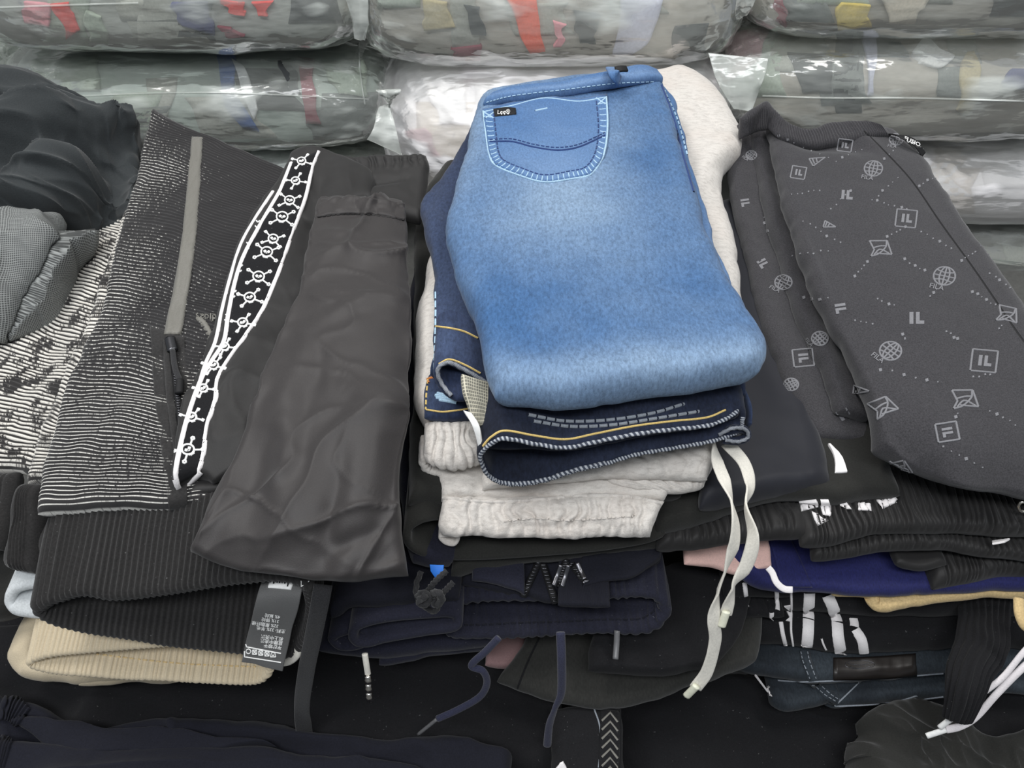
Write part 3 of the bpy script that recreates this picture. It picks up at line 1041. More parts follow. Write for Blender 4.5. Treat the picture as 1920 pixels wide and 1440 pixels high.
# --- dark indigo jeans below
t = thing('dark_jeans', 'dark indigo jeans with gold stitching folded right under the light blue jeans', 'jeans')
dj = slab('folded_leg', M['dark_denim'], [
    Z([(885, 240), (850, 310), (800, 372), (786, 400), (800, 450), (812, 520), (812, 600), (810, 680), (808, 702)], .447),
    Z([(1000, 230), (960, 380), (930, 520), (925, 640), (920, 712)], .452),
    Z([(1240, 250), (1290, 400), (1350, 560), (1392, 690), (1395, 742)], .447)], 0.026, t, 80, 120,
    wr_top=mix(soft(0.003, 16, 12), creases([((812, 400), (820, 500), .008, .003), ((840, 300), (800, 400), .008, -.004)], .44)))
dw = slab('waist_yoke', M['dark_denim_in'], [
    [PY(905, 742, .47), PY(893, 790, .43), PY(905, 838, .402)], [PY(1060, 740, .49), PY(1060, 790, .44), PY(1060, 832, .404)],
    [PY(1220, 740, .49), PY(1210, 770, .45), PY(1205, 806, .414)], [PY(1400, 725, .49), PY(1392, 745, .455), PY(1380, 770, .432)]], 0.016, t, 70, 30, world=True,
    wr_top=mix(soft(.003, 22, 4), creases([((970, 780), (1130, 792), .004, .003), ((1130, 792), (1280, 770), .004, .003)], .44)))
ring = [(901, 850, .393), (918, 828, .394), (945, 816, .395), (1002, 826, .396), (1060, 833, .397), (1118, 822, .400), (1190, 808, .405), (1260, 799, .412), (1325, 792, .420), (1362, 778, .428),
        (1382, 764, .434), (1392, 775, .434), (1384, 800, .428), (1340, 818, .420), (1265, 832, .412), (1190, 845, .405), (1134, 862, .400), (1077, 875, .396), (1025, 892, .394), (980, 900, .392), (942, 898, .391), (916, 885, .391)]
wb = band('waistband', M['dark_denim_in'], ring, (0, .05, .012), 0.006, t, 260, 10, 1.0, gat=lambda a, b: 0.0012 * vn(a * 40, b * 2, 3))
R = np.array([PY(u, v, y) for u, v, y in ring])
up = [p + np.array([0, -.002, .003]) for p in R[:11]]
sweep('waist_piping', M['overlock'], [p + np.array([0, -.0035, 0.0]) for p in R[-6:]] + [p + np.array([0, -.0035, .0]) for p in R[:11]], 0.0034, 0.0034, t, 150, rope=.25)
sweep('waist_piping', M['overlock'], [p + np.array([0, -.0035, -.001]) for p in R[11:22]], 0.0034, 0.0034, t, 150, rope=.25)
bwb = tree(wb, dw)
ribbon('gold_stitching', M['thread_gold'], bwb, [(906, 836), (922, 819), (946, 808), (1002, 817), (1060, 824), (1118, 813), (1190, 799), (1260, 790), (1325, 783), (1360, 769)], 0.0016, 0.001, t, 4)
ribbon('fly_seam', M['thread_grey'], bwb, [(990, 778), (1060, 790), (1140, 788), (1220, 776), (1282, 758)], 0.0024, 0.0016, t, 3, dash=(5, 6))
ribbon('fly_seam', M['thread_grey'], bwb, [(1000, 790), (1070, 800), (1150, 797), (1230, 785), (1310, 772)], 0.0024, 0.0016, t, 3, dash=(5, 6))
# rolled end at right
sweep('rolled_end', M['dark_denim_in'], [PY(1345, 820, .424), PY(1372, 806, .424), PY(1395, 806, .428), PY(1400, 818, .426), PY(1384, 826, .422), PY(1356, 824, .420)], .008, .008, t, 50)
sweep('rolled_end_piping', M['overlock'], [PY(1348, 815, .419), PY(1374, 803, .419), PY(1398, 806, .423), PY(1402, 820, .421), PY(1384, 828, .417), PY(1360, 825, .416)], .003, .003, t, 70, rope=.25)
sweep('side_panel', M['dark_denim'], [PY(1388, 735, .47), PY(1402, 770, .445), PY(1402, 800, .432)], .004, .02, t, 30)
# leg opening at left
lo = band('leg_hem', M['dark_denim'], [(820, 705, .452), (822, 686, .455), (840, 678, .458), (868, 690, .458), (900, 708, .457), (925, 722, .455), (922, 740, .448), (890, 742, .440), (860, 746, .438), (838, 735, .444)], (0, .05, .01), .006, t, 120, 10, 1.0)
Rl = [PY(a, b, c - .004) for a, b, c in [(846, 742, .440), (830, 722, .449), (821, 702, .453), (824, 687, .456), (842, 680, .459), (868, 692, .459), (900, 710, .458), (922, 724, .456)]]
sweep('hem_piping', M['overlock'], Rl, .0034, .0034, t, 80, rope=.25)
ribbon('gold_stitching', M['thread_gold'], tree(lo, dj), [(818, 612), (845, 616), (870, 622), (895, 634)], .0014, .001, t, 4)
ribbon('gold_stitching', M['thread_gold'], tree(lo, dj), [(823, 682), (842, 674), (870, 684), (900, 700)], .0014, .001, t, 4)
ribbon('outer_seam', M['thread_blue'], tree(dj), [(817, 548), (817, 600), (816, 650), (814, 696)], .0016, .001, t, 4, dash=(3, 4))
cf = slab('turned_hem', M['dark_denim'], [Z([(802, 700), (797, 740), (795, 782)], .425), Z([(850, 712), (850, 750), (850, 784)], .427), Z([(905, 730), (905, 760), (895, 784)], .425)], .018, t, 40, 30, wr_top=soft(.002, 30, 6))
bc = tree(cf)
ribbon('orange_stitching', M['thread_orange'], bc, [(798, 712), (812, 708), (826, 712)], .002, .001, t, 3)
ribbon('gold_stitching', M['thread_gold'], bc, [(800, 768), (830, 772), (866, 768), (890, 764)], .0016, .001, t, 4)
ribbon('gold_stitching', M['thread_gold'], bc, [(803, 712), (800, 740), (799, 768)], .0014, .001, t, 4, dash=(2, 3))
ribbons('frayed_spot', M['thread_blue'], bc, [[(816, 742), (836, 744), (850, 750)], [(818, 746), (840, 748), (858, 752)], [(820, 738), (832, 741), (846, 745)], [(824, 750), (842, 753), (856, 756)]], .0026, .0016, t, 3)
slab('pocket_lining', M['pocketing'], [[PY(868, 702, .44), PY(872, 740, .425), PY(884, 800, .408)], [PY(930, 720, .45), PY(925, 760, .43), PY(912, 800, .41)]], .006, t, 24, 24, world=True, wr=soft(.003, 30, 3))
slab('white_label', M['print_white'], [[PY(868, 770, .412), PY(885, 800, .402), PY(900, 850, .394)], [PY(882, 776, .411), PY(898, 800, .402), PY(904, 836, .394)]], .002, t, 12, 24, world=True)

# --- grey melange sweatpants
t = thing('grey_sweatpants', 'light grey melange sweatpants with gathered cuffs and long flat drawstrings', 'sweatpants')
gs = slab('folded_leg', M['melange'], [
    Z([(960, 225), (880, 330), (815, 470), (788, 560), (776, 640), (770, 710), (782, 770), (800, 800)], .424),
    Z([(1120, 180), (1080, 400), (1060, 600), (1060, 800)], .425),
    Z([(1268, 138), (1320, 160), (1358, 195), (1388, 255), (1388, 290), (1358, 325), (1352, 370), (1372, 440), (1386, 520), (1396, 600), (1402, 690), (1380, 760)], .424)],
    .050, t, 80, 140, wr_top=mix(soft(.004, 10, 21), creases([((1300, 190), (1370, 270), .003, -.003), ((1380, 290), (1320, 330), .008, -.006), ((1350, 330), (1325, 380), .010, -.006),
                                                              ((1340, 300), (1300, 360), .012, .004), ((790, 560), (800, 640), .01, .003)], .42)))
slab('cuff', M['melange'], [
    [PZ(796, 790, .405), PZ(792, 830, .398), PZ(790, 852, .392), PZ(798, 868, .386)], [PZ(850, 786, .405), PZ(850, 830, .398), PZ(852, 856, .392), PZ(850, 872, .384)],
    [PZ(915, 790, .405), PZ(910, 830, .398), PZ(910, 850, .392), PZ(912, 862, .384)]], .022, t, 60, 50, world=True, wr_top=mix(gathers(.005, 8, .1, 1.2, 4), soft(.003, 40, 2)))
band('cuff_opening', M['melange'], zr([(795, 862, .386), (820, 848, .390), (850, 844, .391), (890, 842, .390), (908, 852, .384), (880, 874, .376), (840, 884, .374), (804, 880, .376)]), (0, .02, .004), .008, t, 90, 6, 1.0, gat=ring_gather(.003, 26))
slab('cuff', M['melange'], [
    [PZ(908, 860, .384), PZ(902, 895, .378), PZ(904, 922, .372)], [PZ(980, 850, .384), PZ(980, 890, .378), PZ(985, 910, .372)], [PZ(1100, 830, .386), PZ(1100, 875, .380), PZ(1110, 898, .374)],
    [PZ(1220, 820, .388), PZ(1225, 865, .382), PZ(1225, 898, .376)], [PZ(1330, 810, .390), PZ(1335, 855, .384), PZ(1328, 902, .378)]], .018, t, 110, 40, world=True,
    wr_top=mix(gathers(.004, 13, .35, 1.2, 9), soft(.003, 30, 6)))
slab('cuff', M['melange'], [
    [PZ(1130, 870, .372), PZ(1140, 905, .368), PZ(1200, 918, .364)], [PZ(1230, 860, .372), PZ(1235, 890, .368), PZ(1260, 925, .362)], [PZ(1330, 850, .374), PZ(1332, 880, .370), PZ(1322, 914, .366)]],
    .014, t, 60, 30, world=True, wr_top=gathers(.004, 8, .2, 1.2, 5))
slab('seat', M['melange'], [
    [PZ(812, 860, .370), PZ(820, 900, .366), PZ(828, 940, .358)], [PZ(960, 880, .368), PZ(965, 905, .364), PZ(965, 940, .358)], [PZ(1120, 880, .368), PZ(1125, 900, .364), PZ(1125, 936, .358)],
    [PZ(1252, 880, .368), PZ(1256, 905, .364), PZ(1238, 938, .358)]], .018, t, 80, 40, world=True, wr_top=mix(soft(.004, 24, 5), creases([((850, 880), (900, 930), .006, .004), ((1100, 900), (1240, 925), .008, .003)], .38)))
gw = slab('waistband', M['melange'], [
    [PZ(832, 926, .362), PZ(826, 955, .356), PZ(820, 985, .350), PZ(826, 1004, .344)], [PZ(930, 934, .362), PZ(925, 960, .357), PZ(925, 990, .350), PZ(925, 1010, .344)],
    [PZ(1050, 930, .362), PZ(1050, 960, .357), PZ(1050, 990, .350), PZ(1050, 1008, .344)], [PZ(1140, 924, .362), PZ(1140, 955, .357), PZ(1140, 988, .350), PZ(1140, 1006, .344)],
    [PZ(1240, 938, .362), PZ(1230, 960, .357), PZ(1225, 990, .350), PZ(1222, 1008, .344)]], .024, t, 160, 60, world=True,
    wr_top=mix(gathers(.0055, 17, -.1, 1.2, 14), soft(.003, 40, 8), creases([((930, 976), (1100, 976), .003, -.003), ((1100, 970), (1228, 985), .003, -.003)], .36)))
bg = tree(gw)
ribbon('seam', M['melange'], bg, [(832, 934), (920, 941), (1000, 938), (1100, 930), (1180, 932), (1238, 944)], .003, .0016, t, 4)
ribbon('elastic_stitching', M['melange'], bg, [(945, 978), (1000, 972), (1060, 976), (1130, 972), (1190, 968)], .0014, .0012, t, 3, dash=(2, 3))
band('waist_opening', M['melange'], zr([(826, 1006, .338), (840, 1002, .339), (858, 1006, .338), (852, 1019, .332), (836, 1017, .332)]), (0, .012, .002), .004, t, 50, 5, .8)
L1 = [(1340, 832, .428), (1346, 868, .408), (1360, 905, .388), (1376, 960, .362), (1378, 1010, .348), (1364, 1060, .338), (1346, 1110, .328), (1338, 1160, .316), (1341, 1200, .308), (1326, 1258, .296), (1304, 1290, .290)]
L2 = [(1362, 830, .430), (1395, 868, .410), (1406, 910, .390), (1398, 948, .370), (1412, 1005, .350), (1400, 1058, .338), (1376, 1098, .330), (1364, 1140, .322), (1360, 1152, .320)]
sweep('drawstring', M['cord_white'], [PY(*p) for p in L1], .0112, .0022, t, 140, twist=[70, 10, 10, 75, 40, 20, 70, 80, 10, 0, 10, 0, 0], m=12, power=.6)
sweep('drawstring', M['cord_white'], [PY(*p) for p in L2], .0112, .0022, t, 120, twist=[0, 10, 10, 40, 85, 120, 160, 190, 250, 195, 180], m=12, power=.6)
sweep('lace_tip', M['tip_clear'], [PY(1306, 1286, .289), PY(1287, 1305, .287)], .0072, .005, t, 12)
sweep('lace_tip', M['tip_clear'], [PY(1362, 1146, .319), PY(1353, 1174, .313)], .0072, .005, t, 12)

# --- black jersey pants under the grey ones
t = thing('black_jersey_pants', 'black jersey pants with an open leg end, directly under the grey sweatpants', 'pants')
slab('folded_leg', M['jersey_black'], [
    Z([(835, 306), (795, 362), (778, 450), (776, 560), (774, 680), (768, 800), (762, 900), (764, 950)], .380),
    Z([(1000, 330), (960, 600), (940, 800), (930, 930)], .362), Z([(1250, 330), (1290, 600), (1310, 800), (1270, 930)], .362)], .030, t, 60, 90, wr_top=soft(.005, 9, 31))
band('leg_opening', M['jersey_black'], zr([(763, 1002, .352), (770, 986, .356), (796, 972, .357), (850, 968, .340), (950, 975, .326), (1100, 980, .324), (1230, 975, .326), (1240, 1000, .322), (1150, 1022, .318), (1000, 1036, .316), (900, 1042, .316), (830, 1042, .318), (790, 1034, .332), (768, 1020, .342)]),
     (0, .07, .008), .007, t, 160, 10, 1.0)
shelf('folded_hem', M['jersey_black'], [(842, 1082, .306), (900, 1070, .307), (1000, 1052, .309), (1120, 1036, .311), (1230, 1026, .313)], .20, .020, t, 80, 36, wr_top=mix(soft(.003, 24, 4), creases([((842, 1040), (850, 1090), .004, .002)], .31)))

# --- navy drawstring sweatpants
t = thing('navy_drawstring_pants', 'navy fleece sweatpants with a gathered waistband and knotted black cord at their corner', 'sweatpants')
slab('folded_leg', M['navy_fleece'], [
    Z([(790, 450), (768, 560), (756, 680), (748, 820), (746, 920), (758, 1005), (774, 1050)], .334), Z([(900, 450), (850, 700), (830, 900), (808, 1062)], .330),
    Z([(950, 450), (900, 700), (880, 900), (838, 1064)], .320)], .022, t, 60, 90, wr_top=mix(soft(.005, 14, 41), creases([((745, 920), (760, 1000), .006, -.004)], .33)))
ringn = zr([(845, 1182, .250), (838, 1160, .258), (850, 1130, .268), (900, 1118, .272), (1000, 1116, .274), (1090, 1114, .275), (1150, 1112, .276), (1201, 1109, .277), (1233, 1117, .275), (1246, 1137, .268), (1238, 1160, .258), (1208, 1176, .250), (1119, 1176, .246), (1040, 1180, .244), (973, 1184, .243), (900, 1186, .244)])
nb = band('waistband', M['navy_fleece'], ringn, (0, .07, .0), .011, t, 320, 12, 1.0, gat=ring_gather(.0045, 44, 9))
Rn = [PY(a, b - 14, c + .008) for a, b, c in ringn[-1:-6:-1]]
ribbon('waist_stitching', M['navy_dark'], tree(nb), [(850, 1172), (900, 1172), (980, 1168), (1060, 1166), (1130, 1162), (1200, 1160), (1228, 1145)], .0018, .001, t, 4, dash=(2, 3))
for pts in ([(790, 1072, .345), (781, 1095, .335), (782, 1118, .326), (800, 1140, .318), (816, 1146, .314), (820, 1130, .318), (800, 1118, .322)],
            [(838, 1070, .332), (820, 1086, .326), (805, 1104, .322), (798, 1120, .318)], [(850, 1092, .330), (836, 1106, .324), (822, 1122, .318), (815, 1136, .316)]):
    sweep('cord', M['cord_black'], [PY(*p) for p in pts], .0046, .0046, t, 60, rope=.18)
for pts in ([(784, 1118, .320), (794, 1112, .316), (804, 1122, .314), (796, 1134, .313), (786, 1128, .315), (796, 1118, .312)], [(812, 1112, .318), (822, 1112, .314), (828, 1124, .312), (818, 1134, .312), (812, 1124, .314)]):
    sweep('cord_knot', M['cord_black'], [PY(*p) for p in pts], .0058, .0058, t, 40, rope=.2)
slab('blue_tag', M['blue_tag'], [[PY(805, 1062, .345), PY(806, 1072, .342), PY(816, 1086, .337)], [PY(832, 1062, .345), PY(832, 1074, .341), PY(830, 1086, .337)]], .002, t, 12, 12, world=True)

# --- dark navy zip joggers squeezed above the navy waistband
t = thing('zip_joggers', 'very dark navy joggers with small zippers and ribbed cuff, above the navy waistband', 'pants')
zs = shelf('folded_leg', M['navy_dark'], [(862, 1098, .288), (930, 1112, .286), (985, 1118, .285), (1040, 1128, .284), (1060, 1096, .288), (1180, 1080, .290), (1218, 1062, .292), (1236, 1050, .293)], .20, .012, t, 90, 40, wr_top=soft(.004, 26, 6))
zc_ = shelf('ribbed_cuff', M['navy_dark'], [(1046, 1134, .296), (1090, 1136, .296), (1148, 1138, .295)], .06, .008, t, 90, 30, wr_top=ribs(.0007, 30, 's'))
shelf('pocket_edge', M['navy_fleece'], [(880, 1092, .298), (915, 1096, .297), (965, 1108, .296), (980, 1116, .295)], .03, .006, t, 40, 16, wr_top=soft(.003, 30, 3))
shelf('hem_layer', M['navy_dark'], [(1090, 1100, .299), (1130, 1094, .299), (1180, 1084, .300), (1226, 1060, .301), (1238, 1046, .302)], .12, .007, t, 60, 26, wr_top=soft(.003, 30, 9))
bz = tree(zs, zc_)
for a, b in (((1010, 1056), (982, 1114)), ((1018, 1060), (1040, 1126)), ((1062, 1052), (1048, 1098)), ((1070, 1056), (1100, 1096))):
    zp = ribbon('zipper', M['label_black'], bz, [a, ((a[0] + b[0]) / 2, (a[1] + b[1]) / 2), b], .007, .003, t, 4)
    lines = []
    for k in range(11):
        f = k / 10
        x, y = a[0] + (b[0] - a[0]) * f, a[1] + (b[1] - a[1]) * f
        lines.append([(x - 3, y), (x, y + .5), (x + 3, y)])
    ribbons('zipper_teeth', M['gun_metal'], tree(zp), lines, .0012, .0012, zp, 2)
for (a, b) in (((1052, 1060), (1038, 1098)), ((1066, 1060), (1054, 1100)), ((1082, 1056), (1096, 1086))):
    sweep('zip_pull', M['gun_metal'], [PY(a[0], a[1], .338), PY((a[0] + b[0]) / 2, (a[1] + b[1]) / 2, .332), PY(b[0], b[1], .324)], .004, .002, t, 16)

# --- folded navy fleece at left of the cord
t = thing('navy_fleece_pants', 'navy fleece pants with rolled leg ends under the black nylon pants', 'pants')
shelf('folded_leg', M['navy_fleece'], [(596, 1222, .225), (700, 1230, .222), (800, 1226, .224), (920, 1210, .23)], .3, .022, t, 70, 36, wr_top=soft(.004, 18, 11))
band('leg_end', M['navy_fleece'], zr([(662, 1190, .262), (672, 1172, .270), (720, 1158, .276), (800, 1150, .280), (852, 1150, .280), (856, 1172, .272), (800, 1182, .264), (720, 1196, .256), (690, 1204, .252), (670, 1202, .254)]), (0, .12, .0), .009, t, 120, 10, 1.0, pinch=.3)
band('leg_end', M['navy_fleece'], zr([(624, 1196, .250), (640, 1184, .256), (680, 1178, .258), (690, 1196, .250), (672, 1208, .244), (640, 1210, .243)]), (0, .12, .0), .009, t, 90, 10, 1.0, pinch=.3)
shelf('upper_leg', M['navy_dark'], [(622, 1160, .292), (650, 1138, .296), (700, 1132, .297), (860, 1128, .297)], .25, .02, t, 60, 30, wr_top=soft(.004, 18, 3))
shelf('under_hem', M['navy_fleece'], [(712, 1246, .205), (770, 1240, .207), (830, 1230, .21), (920, 1218, .213)], .2, .014, t, 50, 24, wr_top=soft(.003, 20, 5))

# --- charcoal pants at the bottom of the centre pile
t = thing('charcoal_pants', 'charcoal ribbed cloth pants spread out at the bottom of the centre pile', 'pants')
slab('folded_leg', M['charcoal'], [
    Z([(1000, 1150), (985, 1195), (955, 1245), (930, 1285)], .19), Z([(1100, 1150), (1075, 1200), (1060, 1260), (1050, 1316)], .185), Z([(1200, 1150), (1180, 1240), (1160, 1330)], .18),
    Z([(1320, 1150), (1310, 1220), (1290, 1290)], .19), Z([(1430, 1150), (1430, 1190), (1420, 1240)], .20)], .02, t, 90, 50, wr_top=soft(.004, 14, 17))
cp = slab('dark_panel', M['deep_black'], [Z([(1270, 1060), (1180, 1090), (1110, 1200), (1104, 1258)], .225), Z([(1300, 1058), (1260, 1150), (1230, 1240), (1220, 1266)], .225), Z([(1420, 1075), (1400, 1160), (1370, 1220), (1330, 1254)], .225)], .018, t, 70, 50, wr_top=soft(.005, 12, 4))
slab('under_layer', M['charcoal'], [[(-.02, .85, .10), (-.02, .36, .10)], [(.36, .85, .10), (.36, .37, .10)]], .13, t, 30, 30, world=True)
bcp = tree(cp)
ribbon('side_seam', M['deep_black'], tree(*[o for o in t.children]), [(1012, 1195), (990, 1240), (966, 1302)], .002, .001, t, 5)
sweep('cord_end', M['tip_grey'], [PZ(1157, 1182, .25), PZ(1156, 1208, .242), PZ(1154, 1236, .236)], .0055, .0055, t, 16)
t = tag(shelf('rose_garment', M['pink_dim'], [(905, 1250, .165), (935, 1256, .163), (985, 1252, .165)], .12, .012, None, 30, 20, wr_top=soft(.003, 20, 2)), 'dull rose garment corner peeping out beside the charcoal pants', 'garment')

# ================================================================== LEFT PILES
# --- ribbed knit jacket
t = thing('knit_jacket', 'black and white ribbed knit jacket with grey tape, zip pocket and wide ribbed hem', 'jacket')
NR = 118
M['knit_body'] = ribknit('knit_thin_white_ribs', NR, (46, 45, 46), (214, 212, 206), 0.66, fade_x=(0.26, 0.22), dash=46, big=8, crest_w=(0.6, 0.95), bigk=.6)
jb = slab('front_panel', M['knit_body'], [
    [(290, 208, .435), (262, 320, .415), (236, 440, .405), (200, 560, .40), (158, 670, .396), (116, 780, .392), (90, 870, .390), (78, 964, .388)],
    [(340, 235, .430), (330, 400, .42), (300, 560, .410), (262, 720, .402), (232, 860, .396), (215, 962, .390)],
    [(430, 275, .42), (410, 440, .415), (392, 600, .405), (362, 760, .400), (345, 870, .396), (338, 958, .390)],
    [(560, 330, .40), (540, 500, .40), (500, 650, .395), (450, 800, .39), (430, 955, .387)]], .024, t, 70, NR * 6,
    wr=mix(soft(.007, 7, 51), creases([((200, 620), (300, 680), .02, .004), ((190, 700), (280, 740), .015, -.004), ((180, 800), (300, 800), .02, .003), ((230, 560), (340, 600), .015, -.003)], .4)),
    wr_top=ribs(.0010, NR, 't'))
ringj = [(74, 1134, .312), (90, 1122, .314), (112, 1116, .316), (157, 1106, .318), (210, 1112, .316), (300, 1104, .318), (375, 1093, .320), (450, 1082, .322), (540, 1078, .323), (582, 1100, .318),
         (580, 1180, .304), (560, 1218, .300), (532, 1222, .299), (412, 1209, .301), (300, 1196, .303), (187, 1179, .306), (112, 1162, .308), (82, 1148, .310)]
NB = 104
hem = band('ribbed_hem', M['rib_black'], ringj, (0, .062, .030), .010, t, NB * 8, 16, 1.0, gat=lambda a, b: .0012 * np.cos(2 * PI * NB * a) + .003 * vn(a * 14, b * 1.5, 4))
jbk = slab('back_panel', M['black_knit'], [[(110, 500, .35), (80, 800, .34), (78, 1050, .335)], [(560, 500, .36), (560, 800, .35), (575, 1050, .335)]], .03, t, 40, 40, wr_top=soft(.004, 12, 3))
NS = 96
M['knit_sleeve'] = ribknit('knit_white_melange', NS, (46, 44, 44), (226, 222, 214), 0.56, dash=38, big=40, contrast=.05, crest_w=(-.45, .1), bigk=1.4)
slab('sleeve', M['knit_sleeve'], [
    [(262, 318, .36), (215, 358, .355), (165, 405, .35), (118, 470, .345), (60, 560, .34), (-10, 650, .335), (-60, 760, .33), (-80, 885, .325)],
    [(290, 330, .375), (255, 420, .37), (200, 540, .365), (140, 660, .36), (80, 770, .352), (30, 890, .335)],
    [(330, 330, .375), (300, 440, .372), (260, 560, .37), (200, 680, .365), (150, 790, .36), (110, 905, .345)]], .028, t, 70, NS * 6,
    wr=mix(soft(.008, 9, 61), creases([((150, 560), (60, 740), .02, -.008), ((230, 480), (120, 640), .018, .006)], .35)), wr_top=ribs(.0012, NS, 't'))
slab('sleeve', M['knit_sleeve'], [
    [(262, 300, .385), (225, 440, .384), (185, 560, .382), (130, 690, .378), (85, 800, .373), (52, 905, .362)],
    [(300, 300, .39), (270, 440, .388), (240, 580, .386), (180, 720, .382), (130, 820, .376), (110, 905, .368)]], .02, t, 40, NS * 6, wr=soft(.006, 9, 7), wr_top=ribs(.0011, NS, 't'))
slab('ribbed_cuff', M['rib_black'], [[(-90, 885, .325), (-95, 960, .31), (-100, 1030, .30)], [(40, 888, .335), (30, 960, .315), (18, 1030, .30)]], .022, t, 160, 30, wr_top=ribs(.001, 16, 's'))
slab('ribbed_cuff', M['rib_black'], [[(46, 905, .362), (34, 970, .345), (20, 1060, .318)], [(86, 910, .368), (86, 980, .35), (84, 1080, .325)]], .022, t, 110, 30, wr_top=ribs(.001, 10, 's'))
bjk = tree(jb)
TP = [(371, 258, 9), (368, 300, 10), (362, 380, 11), (355, 450, 12), (345, 520, 13), (334, 580, 14), (325, 628, 15)]
patch('grey_tape', M['grey_tape'], bjk, [[(x - w_, y) for x, y, w_ in TP], [(x + w_, y) for x, y, w_ in TP]], .003, t, 6, 50)
pp = patch('pocket_panel', M['black_knit'], bjk, [[(283, 612), (288, 700), (298, 800), (312, 900), (318, 956)], [(345, 632), (352, 720), (352, 800), (350, 880), (352, 956)]], .0016, t, 20, 50)
bpp = tree(pp, jb)
ribbon('pocket_edge', M['black_knit'], bpp, [(312, 640), (316, 700), (322, 770), (332, 840), (342, 900)], .006, .0036, pp, 6)
zp = ribbon('zipper_tape', M['label_black'], bpp, [(322, 640), (328, 700), (336, 770), (344, 830)], .006, .002, pp, 5)
ribbons('zipper_teeth', M['gun_metal'], tree(zp), [[(322 + 22 * f - 2, 650 + 190 * f), (322 + 22 * f, 650.5 + 190 * f), (322 + 22 * f + 2.5, 650 + 190 * f)] for f in np.linspace(0, .95, 40)], .0011, .001, zp, 2)
zh = [hit(bpp, 320, 640), hit(bpp, 326, 665), hit(bpp, 330, 700), hit(bpp, 338, 722), hit(bpp, 338, 745)]
sweep('zip_slider', M['gun_metal'], [zh[0][0] + zh[0][1] * .004, zh[1][0] + zh[1][1] * .005], .010, .006, t, 14, face=zh[0][1])
sweep('zip_cord', M['cord_black'], [zh[1][0] + zh[1][1] * .006, zh[2][0] + zh[2][1] * .006, zh[3][0] + zh[3][1] * .006], .005, .004, t, 20, face=zh[2][1])
sweep('zip_pull', M['label_black'], [zh[3][0] + zh[3][1] * .006, zh[4][0] + zh[4][1] * .006], .0075, .006, t, 14, face=zh[3][1])
ribbons('chest_logo', M['grey_tape'], bjk, [[(372, 596), (384, 610), (394, 630)], [(380, 604), (386, 612), (396, 634)]], .006, .001, t, 3)
text_on('logo_lettering', M['grey_tape'], bjk, 'adidas', (415, 590), (-19, -1), (0, 19), .001, t)
# care labels inside the hem
cl = slab('care_label', M['care_label'], [[PY(492, 1082, .330), PY(478, 1130, .312), PY(462, 1180, .300), PY(450, 1240, .288)], [PY(572, 1082, .330), PY(562, 1130, .312), PY(545, 1190, .298), PY(531, 1252, .286)]], .0016, t, 24, 40, world=True,
          wr=lambda X, Y, S, T: .003 * np.sin(T * 7))
bcl = tree(cl)
ribbons('label_rule', M['print_white'], bcl, [[(454, 1211), (490, 1218), (527, 1225)], [(450, 1230), (488, 1236), (527, 1242)]], .0009, .0005, cl, 4)
for k, (s, u, v) in enumerate([('4% \u6c28\u7eb6', 526, 1154), ('31% \u9526\u7eb6', 524, 1162), ('32% \u805a\u916f\u7ea4\u7ef4', 523, 1171), ('\u4e3b\u6599: 33% \u7f8a\u6bdb', 536, 1181), ('\u548c\u4e0a\u4e2d\u6d17\u6da4', 532, 1195), ('\u84dd\u8170\u4e2d\u6d17\u6da4', 531, 1203), ('\u5e73\u644a\u667e\u5e72', 529, 1211)]):
    text_on('label_print', M['print_white'], bcl, s, (u, v), (-8.4, -1.2), (-1.6, 8.0), .0005, cl)
sym = []
for k in range(5):
    x, y = 466 + k * 11.6, 1221 + k * 1.6
    if k == 0:
        sym.append([(x + 4.5 * math.cos(a), y + 4.5 * math.sin(a)) for a in np.linspace(0, 2 * PI, 9)[:-1]] + [(x + 4.5, y)])
    elif k < 4:
        sym += [[(x - 4, y - 4), (x + 4, y - 4)], [(x + 4, y - 4), (x + 4, y + 4)], [(x + 4, y + 4), (x - 4, y + 4)], [(x - 4, y + 4), (x - 4, y - 4)], [(x - 4, y - 4), (x + 4, y + 4)], [(x + 4, y - 4), (x - 4, y + 4)]]
    else:
        sym += [[(x - 3, y - 4), (x + 3, y - 4)], [(x + 3, y - 4), (x + 5, y + 4)], [(x + 5, y + 4), (x - 5, y + 4)], [(x - 5, y + 4), (x - 3, y - 4)], [(x - 2, y + 1), (x + 2, y + 1)]]
ribbons('care_symbols', M['print_white'], bcl, sym, .0007, .0005, cl, 3, smooth=False)
wt = patch('size_tag', M['print_white'], bcl, [[(508, 1086), (503, 1102)], [(553, 1086), (546, 1106)]], .0015, t, 10, 6)
ribbons('tag_print', M['label_black'], tree(wt), [[(514, 1088), (513, 1095)], [(521, 1087), (520, 1093)], [(525, 1087), (524, 1094)], [(530, 1087), (529, 1094)], [(535, 1087), (534, 1095)], [(541, 1092), (539, 1100)]], .0012, .0005, wt, 2, smooth=False)
ribbons('thread_mark', M['print_white'], tree(hem, cl), [[(564, 1088), (566, 1099)], [(566, 1099), (578, 1089)]], .0008, .001, t, 2, smooth=False)

